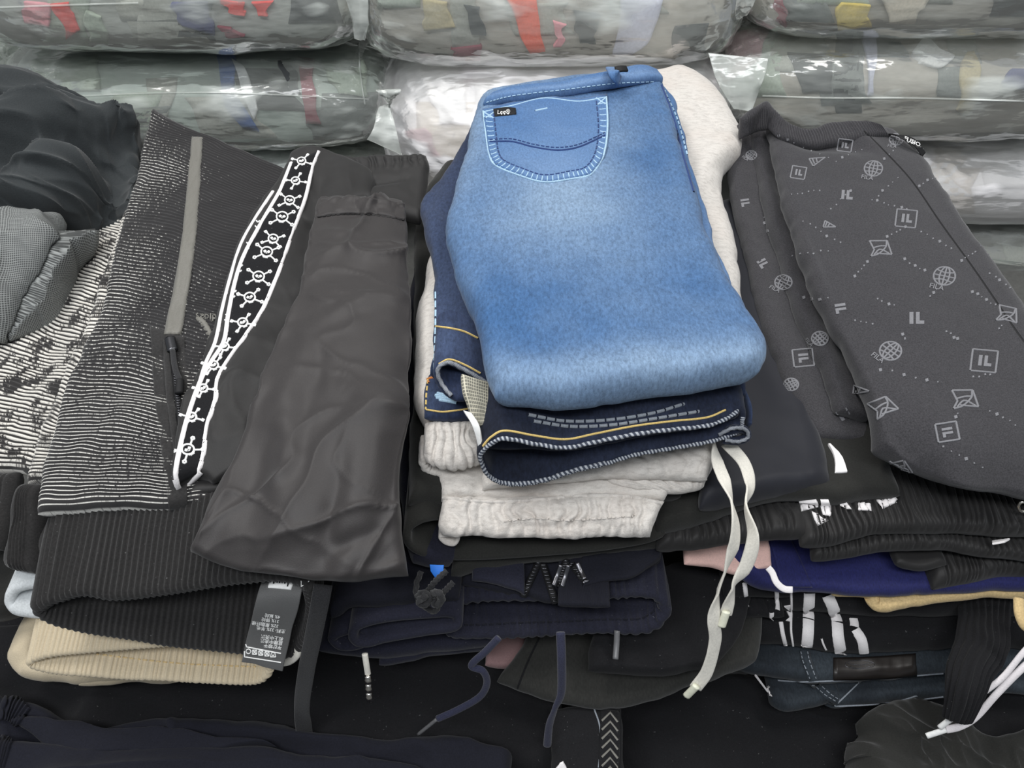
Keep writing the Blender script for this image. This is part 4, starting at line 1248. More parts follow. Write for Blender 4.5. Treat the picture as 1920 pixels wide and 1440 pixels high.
# --- black track pants with skull tape
t = thing('skull_tape_pants', 'black track pants with white-edged side tape of skull and crossbones motifs', 'track pants')
sp = slab('folded_leg', M['nylon_dark'], [
    [(556, 296, .435), (520, 352, .432), (472, 410, .43), (446, 465, .428), (428, 525, .426), (412, 585, .424), (398, 645, .422), (378, 695, .42), (360, 752, .418), (342, 806, .415), (326, 890, .41), (330, 914, .408)],
    [(600, 286, .445), (590, 330, .44), (560, 420, .436), (530, 520, .432), (495, 600, .430), (430, 690, .425), (405, 760, .42), (385, 830, .414), (365, 900, .408)],
    [(700, 330, .43), (690, 480, .425), (660, 640, .42), (600, 760, .415), (500, 860, .41), (400, 905, .402)]], .022, t, 70, 130,
    wr_top=mix(soft(.004, 14, 71), wrink(.004, 14, 15, 60, 2.6), creases([((610, 320), (560, 560), .012, -.010), ((600, 560), (520, 660), .02, -.008), ((470, 640), (420, 800), .012, .005)], .42)))
wbs = slab('elastic_waistband', M['nylon_dark'], [
    [(600, 286, .44), (605, 315, .43), (610, 400, .42)], [(660, 300, .435), (665, 330, .428), (665, 400, .42)], [(730, 292, .44), (735, 320, .43), (730, 400, .42)], [(800, 292, .44), (806, 318, .43), (790, 420, .41)]],
    .02, t, 120, 40, wr_top=mix(gathers(.004, 13, -.1, .4, 8), soft(.005, 20, 4), creases([((640, 350), (760, 340), .008, -.006)], .42)))
shelf('under_fold', M['nylon_dark'], [(350, 938, .395), (420, 930, .392), (520, 900, .39)], .25, .018, t, 40, 40, wr_top=soft(.004, 16, 9))
bsk = tree(sp, wbs)
tl = [(546, 305), (533, 338), (522, 363), (487, 423), (456, 482), (440, 532), (428, 591), (420, 640), (398, 676), (380, 706), (364, 746), (346, 804), (330, 880), (332, 906)]
tr = [(598, 284), (586, 314), (572, 373), (549, 435), (529, 493), (512, 536), (491, 583), (460, 630), (430, 672), (408, 711), (404, 750), (388, 800), (382, 850), (372, 886)]
tp = patch('side_tape', M['deep_black'], bsk, [tl, tr], .0012, t, 14, 90)
btp = tree(tp, sp)
ribbon('tape_edge', M['stripe_white'], btp, tl, .0042, .0012, tp, 6)
ribbon('tape_edge', M['stripe_white'], btp, tr, .0042, .0012, tp, 6)
ol = [(512, 359), (477, 412), (450, 462), (431, 524), (416, 583), (404, 641), (385, 684), (367, 746)]
ribbon('tape_edge', M['stripe_white'], btp, ol, .0036, .0012, tp, 6)
ribbon('tape_edge', M['stripe_white'], btp, [(328, 898), (338, 918), (356, 906), (378, 884)], .0046, .0012, tp, 4)


def skull(bv, x, y, s, ang, parent):
    ca, sa = math.cos(math.radians(ang)), math.sin(math.radians(ang))
    m = lambda a, b: (x + s * (a * ca - b * sa), y + s * (a * sa + b * ca) * 0.85)
    circ = lambda a, b, r, n=9: [m(a + r * math.cos(q), b + r * math.sin(q)) for q in np.linspace(0, 2 * PI, n)[:-1]] + [m(a + r, b)]
    ln = [circ(0, -.08, .46, 13), circ(-.15, -.1, .09, 6), circ(.15, -.1, .09, 6), [m(-.2, .28), m(-.2, .45)], [m(.2, .28), m(.2, .45)], [m(-.2, .45), m(.2, .45)], [m(0, .05), m(0, .14)]]
    for p, q in ((1, 1), (1, -1), (-1, 1), (-1, -1)):
        ln.append([m(.36 * p, .26 * q), m(.8 * p, .58 * q)])
        ln.append(circ(.88 * p, .62 * q, .13, 7))
    return ribbons('skull_motif', M['print_white'], bv, ln, .0016, .0009, parent, 3, smooth=True)


for (x, y, s, a) in ((566, 303, 17, -18), (555, 340, 17, -28), (543, 377, 20, 8), (529, 408, 23, 6), (512, 449, 20, 16), (500, 474, 23, 10), (485, 520, 23, 5), (469, 559, 22, -14),
                     (456, 606, 20, -24), (422, 651, 18, -30), (401, 686, 20, -20), (382, 729, 18, -30), (360, 783, 20, -20), (354, 844, 25, -38)):
    skull(btp, x, y, s, a, tp)
for (x, y) in ((484, 414), (466, 455), (452, 497), (440, 545), (427, 590)):
    ribbons('bone_motif', M['print_white'], btp, [[(x - 3, y), (x, y + 3), (x + 3, y)], [(x - 5, y + 10), (x - 2, y + 13), (x + 1, y + 10)]], .0016, .0008, tp, 3)

# --- black nylon pants with elastic end
t = thing('nylon_pants', 'plain black crinkled nylon pants with elastic waist, lying on the skull tape pants', 'pants')
npn = slab('folded_leg', M['nylon'], [
    [(604, 376, .455), (590, 420, .452), (572, 480, .448), (560, 560, .444), (528, 640, .438), (490, 740, .43), (440, 860, .42), (395, 960, .41), (352, 1040, .396)],
    [(650, 372, .458), (645, 470, .455), (625, 600, .45), (590, 740, .44), (545, 900, .425), (500, 1000, .412), (470, 1074, .392)],
    [(710, 376, .458), (715, 480, .455), (705, 640, .45), (690, 800, .44), (660, 950, .42), (640, 1090, .390)],
    [(758, 384, .45), (762, 470, .446), (764, 560, .442), (758, 700, .434), (748, 850, .424), (750, 960, .41), (766, 1084, .390)]], .020, t, 120, 170,
    wr_top=mix(soft(.0045, 9, 81), wrink(.0060, 15, 5, 25, 3.0, 6), gathers(.003, 7, -.1, .06, 3),
               creases([((560, 700), (500, 1040), .025, .008), ((520, 800), (470, 1000), .018, -.007), ((600, 720), (560, 900), .012, -.005), ((740, 700), (640, 1000), .015, .004), ((620, 640), (740, 600), .010, .004),
                        ((700, 960), (580, 1080), .008, .004), ((740, 1030), (640, 1085), .008, .004), ((640, 460), (720, 450), .010, -.004), ((600, 480), (700, 500), .008, .003), ((650, 880), (600, 1000), .008, -.004),
                        ((660, 760), (740, 800), .008, .003), ((600, 1000), (720, 960), .006, -.004)], .42)))
bnp = tree(npn)
nw = patch('elastic_waistband', M['nylon'], bnp, [[(604, 376), (594, 408)], [(650, 370), (645, 402)], [(712, 374), (715, 404)], [(756, 382), (758, 414)]], .0018, t, 90, 12, wr=gathers(.0022, 4, -.2, 1.2, 12))
ribbon('waist_stitching', M['nylon_dark'], tree(nw, npn), [(596, 406), (645, 402), (700, 404), (757, 412)], .0016, .0008, t, 3, dash=(2, 3))

# --- beige pants below the jacket
t = thing('beige_pants', 'beige pants with a gathered elastic waistband sticking out under the knit jacket', 'pants')
ringb = [(56, 1243, .302), (66, 1234, .304), (112, 1224, .306), (225, 1213, .308), (337, 1205, .310), (430, 1206, .310), (490, 1222, .307), (508, 1246, .301), (498, 1268, .295), (469, 1277, .293), (337, 1271, .294), (225, 1266, .295), (112, 1257, .297), (70, 1250, .300)]
bb = band('waistband', M['beige'], ringb, (0, .09, .028), .006, t, 700, 14, 1.0, gat=lambda a, b: .0036 * (np.abs(np.sin(PI * (a * 96 + .8 * vn(a * 50, b * 2, 3)))) - .5) * (.6 + b) + .0015 * vn(a * 16, b * 2, 8))
ribbon('waist_stitching', M['tan'], tree(bb), [(180, 1226), (260, 1236), (340, 1244), (420, 1248), (480, 1250)], .0012, .0008, t, 4, dash=(2, 3))
shelf('folded_leg', M['beige'], [(22, 1218, .215), (38, 1262, .200), (100, 1276, .196), (170, 1280, .195), (330, 1276, .196)], .25, .024, t, 80, 40, wr_top=soft(.004, 16, 13))
shelf('leg_end', M['beige'], [(152, 1284, .186), (200, 1286, .185), (260, 1280, .187), (330, 1274, .189)], .12, .014, t, 130, 20, wr_top=gathers(.0014, 22, -.1, 1.2, 5))
sweep('white_cord', M['cord_white'], [PY(520, 1242, .300), PY(540, 1240, .296), PY(556, 1228, .296), PY(560, 1212, .300)], .007, .004, t, 30)
# --- light grey cuff
tag(band('grey_cuff', M['light_grey'], zr([(20, 1128, .285), (24, 1110, .292), (40, 1098, .296), (80, 1094, .297), (90, 1120, .288), (84, 1146, .278), (50, 1146, .278), (28, 1140, .281)]), (0, .10, .012), .010, None, 90, 10, 1.0, pinch=.2),
    'light grey fleece cuff poking out left of the black ribbed hem', 'garment')
tag(shelf('mesh_garment', M['jersey_black'], [(-80, 1170, .24), (0, 1160, .245), (40, 1140, .25)], .25, .03, None, 40, 30, wr_top=soft(.006, 14, 3)), 'dark mesh garment at the left edge above the beige pants', 'garment')

# --- black clothes spread in front
t = thing('black_sheet_pants', 'large smooth black trousers lying in front, under the beige pants', 'trousers')
slab('folded_leg', M['deep_black'], [
    Z([(-120, 1180), (-120, 1300), (-120, 1400)], .14), Z([(150, 1180), (150, 1290), (150, 1410)], .145), Z([(420, 1180), (420, 1290), (430, 1420)], .145), Z([(700, 1180), (700, 1300), (720, 1430)], .145),
    Z([(900, 1180), (900, 1300), (900, 1440)], .14), Z([(1050, 1180), (1050, 1300), (1060, 1450)], .13)], .03, t, 90, 60, wr_top=mix(soft(.010, 8, 91), wrink(.006, 7, 3, 10, 2.5, 3), creases([((0, 1262), (140, 1340), .012, -.012), ((200, 1300), (160, 1380), .012, .01)], .14)))
slab('under_layer', M['deep_black'], [[(-.62, .8, .078), (-.62, .24, .078)], [(.05, .8, .078), (.05, .24, .078)]], .09, t, 30, 30, world=True)
t = thing('navy_joggers', 'navy black joggers with ribbed waist lying across the bottom left corner', 'joggers')
nj = slab('folded_leg', M['navy_dark'], [
    Z([(-60, 1320), (-60, 1400), (-60, 1540)], .165), Z([(50, 1316), (60, 1400), (60, 1540)], .168), Z([(160, 1362), (160, 1430), (160, 1540)], .165), Z([(300, 1352), (300, 1430), (300, 1540)], .168), Z([(440, 1352), (440, 1430), (440, 1540)], .165),
    Z([(620, 1380), (620, 1440), (620, 1540)], .165), Z([(760, 1392), (760, 1440), (760, 1540)], .165), Z([(850, 1382), (860, 1440), (860, 1540)], .168), Z([(960, 1420), (960, 1460), (960, 1540)], .16)], .03, t, 140, 60,
    wr_top=mix(soft(.012, 12, 95), wrink(.016, 9, 13, 80, 4, 4), creases([((0, 1380), (300, 1400), .010, -.012), ((250, 1400), (600, 1420), .010, -.010), ((60, 1360), (260, 1440), .010, .010), ((420, 1370), (700, 1405), .008, .008), ((700, 1410), (880, 1400), .01, .009)], .16)))
nj2 = slab('folded_leg', M['navy_dark'], [
    Z([(-60, 1404), (-60, 1440), (-60, 1540)], .185), Z([(80, 1392), (80, 1440), (80, 1540)], .188), Z([(200, 1402), (200, 1450), (200, 1540)], .186), Z([(340, 1396), (340, 1450), (340, 1540)], .186),
    Z([(520, 1410), (520, 1450), (520, 1540)], .184), Z([(700, 1426), (700, 1460), (700, 1540)], .182), Z([(800, 1440), (800, 1470), (800, 1540)], .18)], .022, t, 120, 50, wr_top=mix(soft(.006, 14, 97), wrink(.010, 10, 19, 85, 5, 4)))
nj3 = slab('folded_leg', M['navy_dark'], [
    Z([(30, 1352), (120, 1420)], .184), Z([(80, 1346), (220, 1412)], .188), Z([(180, 1366), (380, 1410)], .186), Z([(300, 1364), (520, 1404)], .184)], .018, t, 50, 30, wr_top=soft(.005, 14, 98))
bnj = tree(nj, nj2, nj3)
patch('ribbed_waist', M['navy_dark'], bnj, [[(-20, 1312), (-20, 1350)], [(30, 1312), (14, 1352)], [(58, 1330), (32, 1362)]], .003, t, 90, 16, wr=ribs(.0012, 9, 's'))
patch('ribbed_waist', M['navy_dark'], bnj, [[(-20, 1380), (-20, 1440)], [(10, 1384), (0, 1440)], [(22, 1392), (8, 1440)]], .003, t, 60, 16, wr=ribs(.0012, 6, 's'))

# cords hanging down in front
sweep_o = sweep('black_ribbon', M['cord_black'], [PY(606, 1096, .318), PY(600, 1130, .306), PY(588, 1190, .296), PY(574, 1260, .288), PY(566, 1330, .283), PY(574, 1392, .272)], .0145, .0014, None, 70, twist=[10, 0, 0, 5, 0, 50], power=.5)
tag(sweep_o, 'flat black woven ribbon hanging in front of the black trousers', 'ribbon')
t = PARENTS['navy_fleece_pants']
sweep('drawstring', M['cord_white'], [PY(684, 1226, .298), PY(687, 1246, .293), PY(690, 1266, .289)], .0052, .0042, t, 16)
for k in range(3):
    sweep('metal_bead', M['metal'], [PY(690 + k * .9, 1266 + k * 16, .288 - k * .003), PY(690.5 + k * .9, 1274 + k * 16, .2865 - k * .003), PY(691 + k * .9, 1281 + k * 16, .285 - k * .003)], .0062, .0062, t, 9, taper=[.8, 1.15, .75], power=.7, m=8)
t = PARENTS['navy_drawstring_pants']
sweep('drawstring', M['cord_navy'], [PY(935, 1196, .302), PY(910, 1222, .298), PY(884, 1248, .294), PY(905, 1258, .292), PY(913, 1280, .289), PY(900, 1306, .285), PY(860, 1330, .281), PY(820, 1348, .278)], .0062, .0040, t, 90)
sweep('cord_tip', M['tip_grey'], [PY(820, 1348, .278), PY(784, 1377, .274)], .0034, .0034, t, 12)
sweep('drawstring', M['cord_navy'], [PY(1051, 1186, .304), PY(1053, 1240, .290), PY(1052, 1300, .279), PY(1040, 1330, .274), PY(1030, 1360, .270), PY(1026, 1398, .264)], .0075, .0045, t, 80, twist=[0, 0, 10, 60, 20, 0])

# --- crumpled heap at far left
t = thing('crumpled_black_garment', 'crumpled slate black garment heaped at the far left before the bales', 'garment')
slab('crumpled_cloth', M['heap_black'], [
    [(-140, 160, .45), (-140, 300, .43), (-140, 480, .40), (-140, 640, .36)], [(10, 160, .45), (0, 300, .44), (0, 450, .41), (0, 640, .34)], [(80, 172, .46), (90, 290, .46), (110, 420, .40), (110, 600, .33)],
    [(160, 215, .43), (180, 300, .42), (190, 400, .38), (200, 540, .33)], [(262, 250, .38), (275, 310, .38), (290, 380, .36), (300, 480, .33)]], .035, t, 200, 220,
    wr=lambda X, Y, S, T: np.clip(np.minimum(np.minimum(S, 1 - S), np.minimum(T, 1 - T)) * 9, 0.15, 1) * mix(wrink(.022, 18, 7, 20, 2.4, 2.2, 3), wrink(.010, 48, 27, 70, 2.5, 3, 2), soft(.02, 7, 5), creases([
        ((0, 320), (130, 285), .016, .03), ((130, 285), (210, 235), .014, .028), ((0, 345), (180, 290), .012, -.03), ((100, 190), (55, 310), .014, .026), ((160, 350), (262, 300), .012, .026), ((40, 400), (180, 345), .012, -.028),
        ((205, 270), (175, 400), .012, .026), ((60, 240), (160, 215), .014, -.026), ((0, 230), (80, 260), .016, .03), ((0, 270), (90, 300), .012, -.026), ((120, 380), (200, 380), .012, .024), ((-40, 380), (90, 360), .014, .026)], .42))(X, Y, S, T) - .012)
tag(slab('checked_garment', M['check'], [
    [(-100, 390, .45), (-100, 480, .43), (-100, 560, .40), (-100, 680, .36)], [(20, 378, .455), (20, 450, .44), (10, 560, .40), (0, 640, .36)], [(70, 384, .45), (90, 440, .435), (70, 540, .39), (60, 620, .35)], [(120, 395, .42), (138, 440, .40), (110, 520, .37), (100, 600, .34)]], .03, None, 80, 80,
    wr=mix(soft(.015, 10, 9), wrink(.022, 13, 4, 60, 3, 4), lambda X, Y, S, T: -.016)), 'grey and black finely checked garment at left edge below the crumpled heap', 'garment')
tag(slab('brown_garment', M['brown'], [[(70, 452, .40), (70, 500, .38)], [(100, 446, .41), (96, 490, .385)], [(130, 450, .40), (120, 500, .375)]], .03, None, 24, 24, wr=soft(.008, 20, 3)), 'small brown scrap of clothing between checked garment and white knit sleeve', 'garment')

# ================================================================== RIGHT PILE
# --- printed logo trousers
t = thing('logo_trousers', 'charcoal heather trousers printed with pale grey globe and flag logos, on the right pile', 'trousers')
fm = slab('folded_leg', M['logo_cloth'], [
    [(1436, 236, .44), (1452, 330, .43), (1492, 470, .425), (1546, 600, .418), (1598, 700, .412), (1630, 780, .408), (1640, 852, .396)],
    [(1500, 262, .43), (1540, 400, .43), (1600, 560, .425), (1660, 700, .418), (1700, 800, .410), (1712, 888, .386)],
    [(1570, 252, .435), (1640, 420, .432), (1720, 600, .425), (1780, 740, .415), (1812, 840, .405), (1815, 916, .380)],
    [(1668, 250, .43), (1742, 325, .428), (1815, 440, .424), (1900, 555, .418), (1990, 690, .41), (2040, 820, .40), (2060, 960, .37)]], .028, t, 110, 130,
    wr_top=mix(soft(.004, 9, 101), creases([((1470, 280), (1620, 300), .016, -.008), ((1560, 250), (1640, 300), .012, .004), ((1760, 780), (1900, 900), .016, .008), ((1740, 800), (1840, 920), .014, -.007), ((1490, 420), (1560, 560), .004, .002)], .42)))
fb = slab('folded_leg', M['logo_cloth'], [
    [(1410, 212, .44), (1412, 300, .405), (1440, 420, .394), (1486, 560, .388), (1536, 680, .384), (1575, 770, .376)], [(1480, 250, .40), (1500, 420, .385), (1560, 600, .378), (1610, 720, .374), (1625, 790, .366)]], .018, t, 40, 100,
    wr_top=mix(soft(.003, 16, 33), creases([((1440, 330), (1570, 660), .006, .003)], .4)))
fa = slab('folded_leg', M['logo_cloth'], [
    [(1384, 232, .43), (1366, 320, .395), (1382, 420, .384), (1408, 530, .378), (1440, 636, .374), (1476, 738, .368), (1522, 822, .358)], [(1440, 240, .40), (1460, 420, .374), (1530, 600, .366), (1600, 740, .358), (1640, 848, .350)]], .022, t, 50, 110,
    wr_top=mix(soft(.004, 12, 44), creases([((1540, 780), (1640, 850), .012, -.006)], .38)))
fw = slab('ribbed_waistband', M['logo_cloth'], [
    [(1388, 222, .45), (1386, 262, .425)], [(1412, 204, .462), (1410, 250, .43)], [(1437, 190, .472), (1440, 245, .44)], [(1462, 226, .455), (1470, 268, .438)], [(1505, 244, .448), (1520, 280, .435)], [(1560, 234, .452), (1580, 272, .44)], [(1610, 230, .452), (1628, 262, .44)], [(1650, 234, .45), (1668, 258, .436)]],
    .016, t, 420, 26, wr_top=mix(ribs(.0007, 66, 's')))
bf = tree(fm, fb, fa, fw)
ribbon('side_seam', M['label_black'], bf, [(1620, 245), (1660, 285), (1710, 340), (1765, 420), (1830, 510), (1905, 620), (1935, 660)], .0022, .0004, t, 6)
dk = sweep('neck_tape', M['label_black'], [PZ(1672, 252, .436), PZ(1692, 256, .442), PZ(1716, 268, .440), PZ(1732, 290, .428)], .010, .0016, t, 30, face=(.3, -.5, .8), power=.5)
text_on('tape_lettering', M['print_white'], tree(dk), 'FUSION', (1694, 262), (11, 5), (3, -9), .0008, dk)


def logo(kind, x, y, s, ang, sy=0.85, parent=t):
    ca, sa = math.cos(math.radians(ang)), math.sin(math.radians(ang))
    m = lambda a, b: (x + s * (a * ca - b * sa), y + s * (a * sa + b * ca) * sy)
    circ = lambda a, b, rx, ry, n=13: [m(a + rx * math.cos(q), b + ry * math.sin(q)) for q in np.linspace(0, 2 * PI, n)[:-1]] + [m(a + rx, b)]
    PR = M['logo_print']
    if 'il' in kind:
        k = 0.58 if 'box' in kind else 0.9
        bars = [[m(-.75 * k, -.8 * k), m(-.3 * k, -.8 * k), m(-.3 * k, .8 * k), m(-.75 * k, .8 * k)],
                [m(.0, -.8 * k), m(.42 * k, -.8 * k), m(.42 * k, .35 * k), m(.95 * k, .35 * k), m(.95 * k, .8 * k), m(.0, .8 * k)]]
        polys('printed_logo', PR, bf, bars, .0007, parent)
    ln = []
    if 'box' in kind:
        ln.append([m(-.95, -.95), m(.95, -.95)]); ln.append([m(.95, -.95), m(.95, .95)]); ln.append([m(.95, .95), m(-.95, .95)]); ln.append([m(-.95, .95), m(-.95, -.95)])
    if kind == 'globe':
        ln += [circ(0, -.1, .85, .85), circ(0, -.1, .38, .85), [m(-.85, -.1), m(0, -.1), m(.85, -.1)], [m(-.7, -.55), m(0, -.42), m(.7, -.55)], [m(-.7, .35), m(0, .22), m(.7, .35)], [m(0, -.95), m(0, .75)]]
        text_on('printed_lettering', PR, bf, 'FILA', m(-.95, 1.22), (s * .62 * ca, s * .62 * sa * sy), (s * .62 * sa, -s * .62 * ca * sy), .0007, parent)
    if kind == 'flag':
        ln += [[m(-1, -.7), m(.55, -.85)], [m(.55, -.85), m(1.1, .55)], [m(1.1, .55), m(-.3, .55)], [m(-1, -.7), m(-.5, .2)], [m(-.5, .2), m(-.75, .9)], [m(-.75, .9), m(-.1, .6), m(.5, -.2), m(.5, -.8)], [m(-.6, 0), m(0, -.25), m(.5, -.3)], [m(-.5, .75), m(.0, .1), m(.9, .5)]]
    if kind == 'fan':
        ln += [[m(-1, -.4), m(1, -.6)], [m(-1, -.4), m(-.5, .7)], [m(-.5, .7), m(1, -.6)], [m(-.6, -.4), m(-.3, .4)], [m(-.1, -.45), m(.0, .15)]]
    if ln:
        ribbons('printed_logo', PR, bf, ln, .0017, .0007, parent, 4)


for a in (('boxil', 1584, 273, 14, 8), ('boxil', 1497, 324, 14, 10), ('il', 1587, 366, 14, 4), ('globe', 1637, 318, 20, 12), ('fan', 1532, 303, 15, 0), ('boxil', 1699, 410, 20, 6), ('flag', 1650, 466, 21, 5),
          ('globe', 1770, 520, 24, 14), ('il', 1717, 597, 18, 0), ('flag', 1888, 590, 21, 20), ('globe', 1468, 531, 19, 30), ('il', 1397, 380, 11, 80), ('il', 1576, 578, 14, 80), ('globe', 1680, 263, 15, 10), ('fan', 1553, 424, 12, 40),
          ('boxil', 1845, 677, 25, 6), ('flag', 1808, 749, 25, 5), ('boxil', 1776, 810, 21, 80), ('globe', 1668, 660, 24, 40), ('flag', 1655, 764, 24, -20), ('boxil', 1506, 671, 20, 84), ('globe', 1536, 636, 18, 50),
          ('il', 1430, 494, 12, 60), ('il', 1582, 776, 15, 60), ('flag', 1687, 879, 20, -10), ('globe', 1482, 722, 16, 60), ('globe', 1408, 292, 12, 40), ('fan', 1612, 734, 16, 30)):
    logo(*a)
dots = []
rnd = random.Random(5)
for a, b, n in (((1452, 250), (1560, 300), 7), ((1560, 305), (1620, 280), 5), ((1655, 300), (1690, 265), 5), ((1480, 365), (1540, 358), 6), ((1555, 395), (1600, 355), 5), ((1640, 375), (1705, 395), 6), ((1720, 350), (1760, 330), 5), ((1630, 380), (1690, 330), 6), ((1500, 410), (1580, 460), 7), ((1660, 445), (1700, 425), 5),
                ((1720, 430), (1790, 470), 6), ((1600, 520), (1630, 490), 5), ((1690, 485), (1740, 510), 5), ((1480, 480), (1560, 470), 6), ((1640, 560), (1680, 575), 4), ((1740, 560), (1760, 540), 3), ((1800, 490), (1830, 470), 5), ((1820, 545), (1870, 575), 6), ((1850, 510), (1900, 545), 5),
                ((1600, 600), (1640, 610), 4), ((1690, 625), (1700, 640), 3), ((1770, 620), (1800, 640), 4), ((1640, 690), (1770, 720), 6), ((1820, 710), (1860, 700), 4), ((1790, 785), (1795, 775), 2), ((1850, 770), (1910, 800), 5), ((1760, 835), (1850, 880), 6), ((1430, 400), (1440, 440), 3), ((1500, 560), (1560, 560), 4), ((1870, 620), (1880, 610), 2), ((1880, 480), (1860, 440), 4), ((1800, 380), (1760, 340), 4)):
    for k in range(n):
        f = (k + .5) / n
        x, y = a[0] + (b[0] - a[0]) * f + rnd.uniform(-2, 2), a[1] + (b[1] - a[1]) * f + rnd.uniform(-2, 2)
        s = rnd.choice((1.2, 1.6, 2.8)) * (0.75 + y / 1600)
        dots.append([(x - s, y - s * .6), (x + s * .6, y - s), (x + s, y + s * .5), (x - s * .5, y + s)])
polys('printed_dots', M['logo_print'], bf, dots, .0007, t)['kind'] = 'stuff'

# --- smooth midnight pants
t = thing('midnight_pants', 'smooth midnight black pants with a small white tag, between the jeans and the logo trousers', 'pants')
mp = slab('folded_leg', M['satin'], [
    Z([(1230, 430), (1260, 600), (1290, 760), (1310, 880), (1310, 955)], .366), Z([(1310, 400), (1350, 560), (1390, 720), (1410, 850), (1410, 938)], .366),
    Z([(1380, 380), (1430, 540), (1470, 660), (1510, 760), (1545, 850), (1556, 905)], .364)], .036, t, 60, 90, wr_top=mix(soft(.006, 7, 111), creases([((1400, 600), (1470, 760), .012, -.004), ((1440, 540), (1500, 720), .010, .003), ((1545, 820), (1552, 900), .003, -.002)], .36)))
slab('white_tag', M['stripe_white'], [[PY(1552, 828, .436), PY(1557, 850, .418), PY(1558, 884, .398)], [PY(1556, 828, .436), PY(1570, 850, .418), PY(1582, 882, .400)]], .003, t, 10, 16, world=True)
bmp = tree(fa, fb, mp)
text_on('tag_lettering', M['print_white'], tree(mp), 'E', (1388, 434), (18, 8), (4, -22), .001, t)

# --- grey black pants with white stripes in the waistband
t = thing('striped_waist_pants', 'black pants with gathered waistband and broken white lettering at the right front', 'pants')
shelf('folded_leg', M['jersey_black'], [(1225, 1000, .336), (1330, 975, .342), (1420, 945, .350), (1500, 930, .354), (1580, 940, .350), (1690, 930, .352)], .3, .026, t, 80, 40, wr_top=soft(.005, 14, 121))
ew = shelf('elastic_waistband', M['nylon_dark'], [(1500, 1026, .322), (1560, 1020, .324), (1640, 1002, .329), (1760, 996, .330), (1860, 1002, .329), (1990, 1010, .327)], .22, .022, t, 260, 50, rise=.03,
           wr_top=mix(gathers(.008, 40, .55, 1.2, 7), soft(.004, 18, 2)))
el = shelf('elastic_waistband', M['nylon_dark'], [(1228, 1032, .318), (1330, 1024, .321), (1420, 1012, .324), (1510, 1004, .327)], .2, .020, t, 140, 40, wr_top=gathers(.006, 18, .5, 1.2, 6))
be = tree(ew, el, *[o for o in t.children if o.name.startswith('folded_leg')])
for L_, R_ in (([(1498, 940), (1501, 950), (1503, 959)], [(1530, 936), (1534, 943), (1534, 951)]), ([(1538, 936), (1541, 950), (1546, 966)], [(1553, 936), (1558, 950), (1556, 968)]),
               ([(1522, 958), (1526, 972), (1534, 986)], [(1534, 964), (1544, 972), (1554, 975)]), ([(1574, 946), (1590, 955)], [(1588, 942), (1597, 955)]),
               ([(1609, 944), (1610, 957)], [(1632, 944), (1634, 958)]), ([(1646, 938), (1656, 954)], [(1676, 934), (1681, 942)])):
    patch('white_lettering', M['stripe_white'], be, [L_, R_], .003, t, 12, 8)
lo2 = sweep('eyelet', M['metal'], [PY(1918 + 9 * math.cos(a), 950 + 9 * math.sin(a), .398) for a in np.linspace(0, 2 * PI, 12)], .003, .003, t, 40)

# --- two more gathered black waistbands
t = thing('gathered_black_shorts', 'black shorts with crinkled elastic edge, second from top at the right front', 'shorts')
shelf('elastic_waistband', M['nylon_dark'], [(1520, 1052, .302), (1580, 1046, .304), (1660, 1032, .308), (1760, 1028, .309), (1860, 1044, .304), (1990, 1062, .299)], .24, .016, t, 240, 44, rise=.02, wr_top=mix(gathers(.007, 40, .5, 1.2, 17), soft(.003, 20, 9)))
slab('white_tag', M['stripe_white'], [[PY(1860, 1014, .385), PY(1862, 1020, .379)], [PY(1898, 1012, .384), PY(1886, 1017, .379)]], .002, t, 10, 6, world=True)
t = thing('crinkled_black_pants', 'black crinkled pants lying directly on the royal navy garment at right', 'pants')
shelf('elastic_waistband', M['nylon_dark'], [(1748, 1104, .274), (1800, 1096, .276), (1880, 1084, .279), (1990, 1078, .281)], .22, .028, t, 160, 44, rise=.02, wr_top=mix(gathers(.006, 22, .2, 1.2, 23), soft(.004, 22, 5)))
shelf('side_flap', M['nylon_dark'], [(1682, 1054, .290), (1704, 1062, .287), (1730, 1066, .286), (1780, 1060, .288)], .10, .012, t, 40, 24, wr_top=soft(.004, 20, 8))

# --- royal navy garment
t = thing('royal_navy_garment', 'royal navy blue garment with a sewn side panel in the right pile', 'garment')
ry = shelf('folded_body', M['royal'], [(1372, 1040, .285), (1400, 1082, .272), (1450, 1108, .262), (1540, 1110, .261), (1680, 1112, .260), (1820, 1112, .260), (1990, 1110, .260)], .28, .022, t, 120, 50, rise=.05, wr_top=mix(soft(.005, 10, 131)))
patch('side_panel', M['royal'], tree(ry), [[(1436, 1000), (1452, 1050), (1462, 1100)], [(1476, 1000), (1500, 1050), (1522, 1100)]], .002, t, 12, 24)
# --- pink garment
t = thing('pink_garment', 'dusty pink garment with a white trim showing behind the drawstrings', 'garment')
pk2 = shelf('folded_body', M['pink'], [(1282, 1058, .275), (1340, 1066, .272), (1400, 1080, .268), (1430, 1068, .271), (1448, 1064, .272)], .16, .010, t, 50, 30, rise=.04, wr_top=soft(.004, 20, 5))
ribbon('white_trim', M['stripe_white'], tree(pk2), [(1398, 1030), (1406, 1050), (1412, 1072)], .003, .0012, t, 5)
sweep('white_edge', M['stripe_white'], [PY(1440, 1064, .366), PY(1448, 1074, .362), PY(1456, 1092, .355), PY(1470, 1104, .351), PY(1486, 1106, .350)], .006, .0016, t, 30)
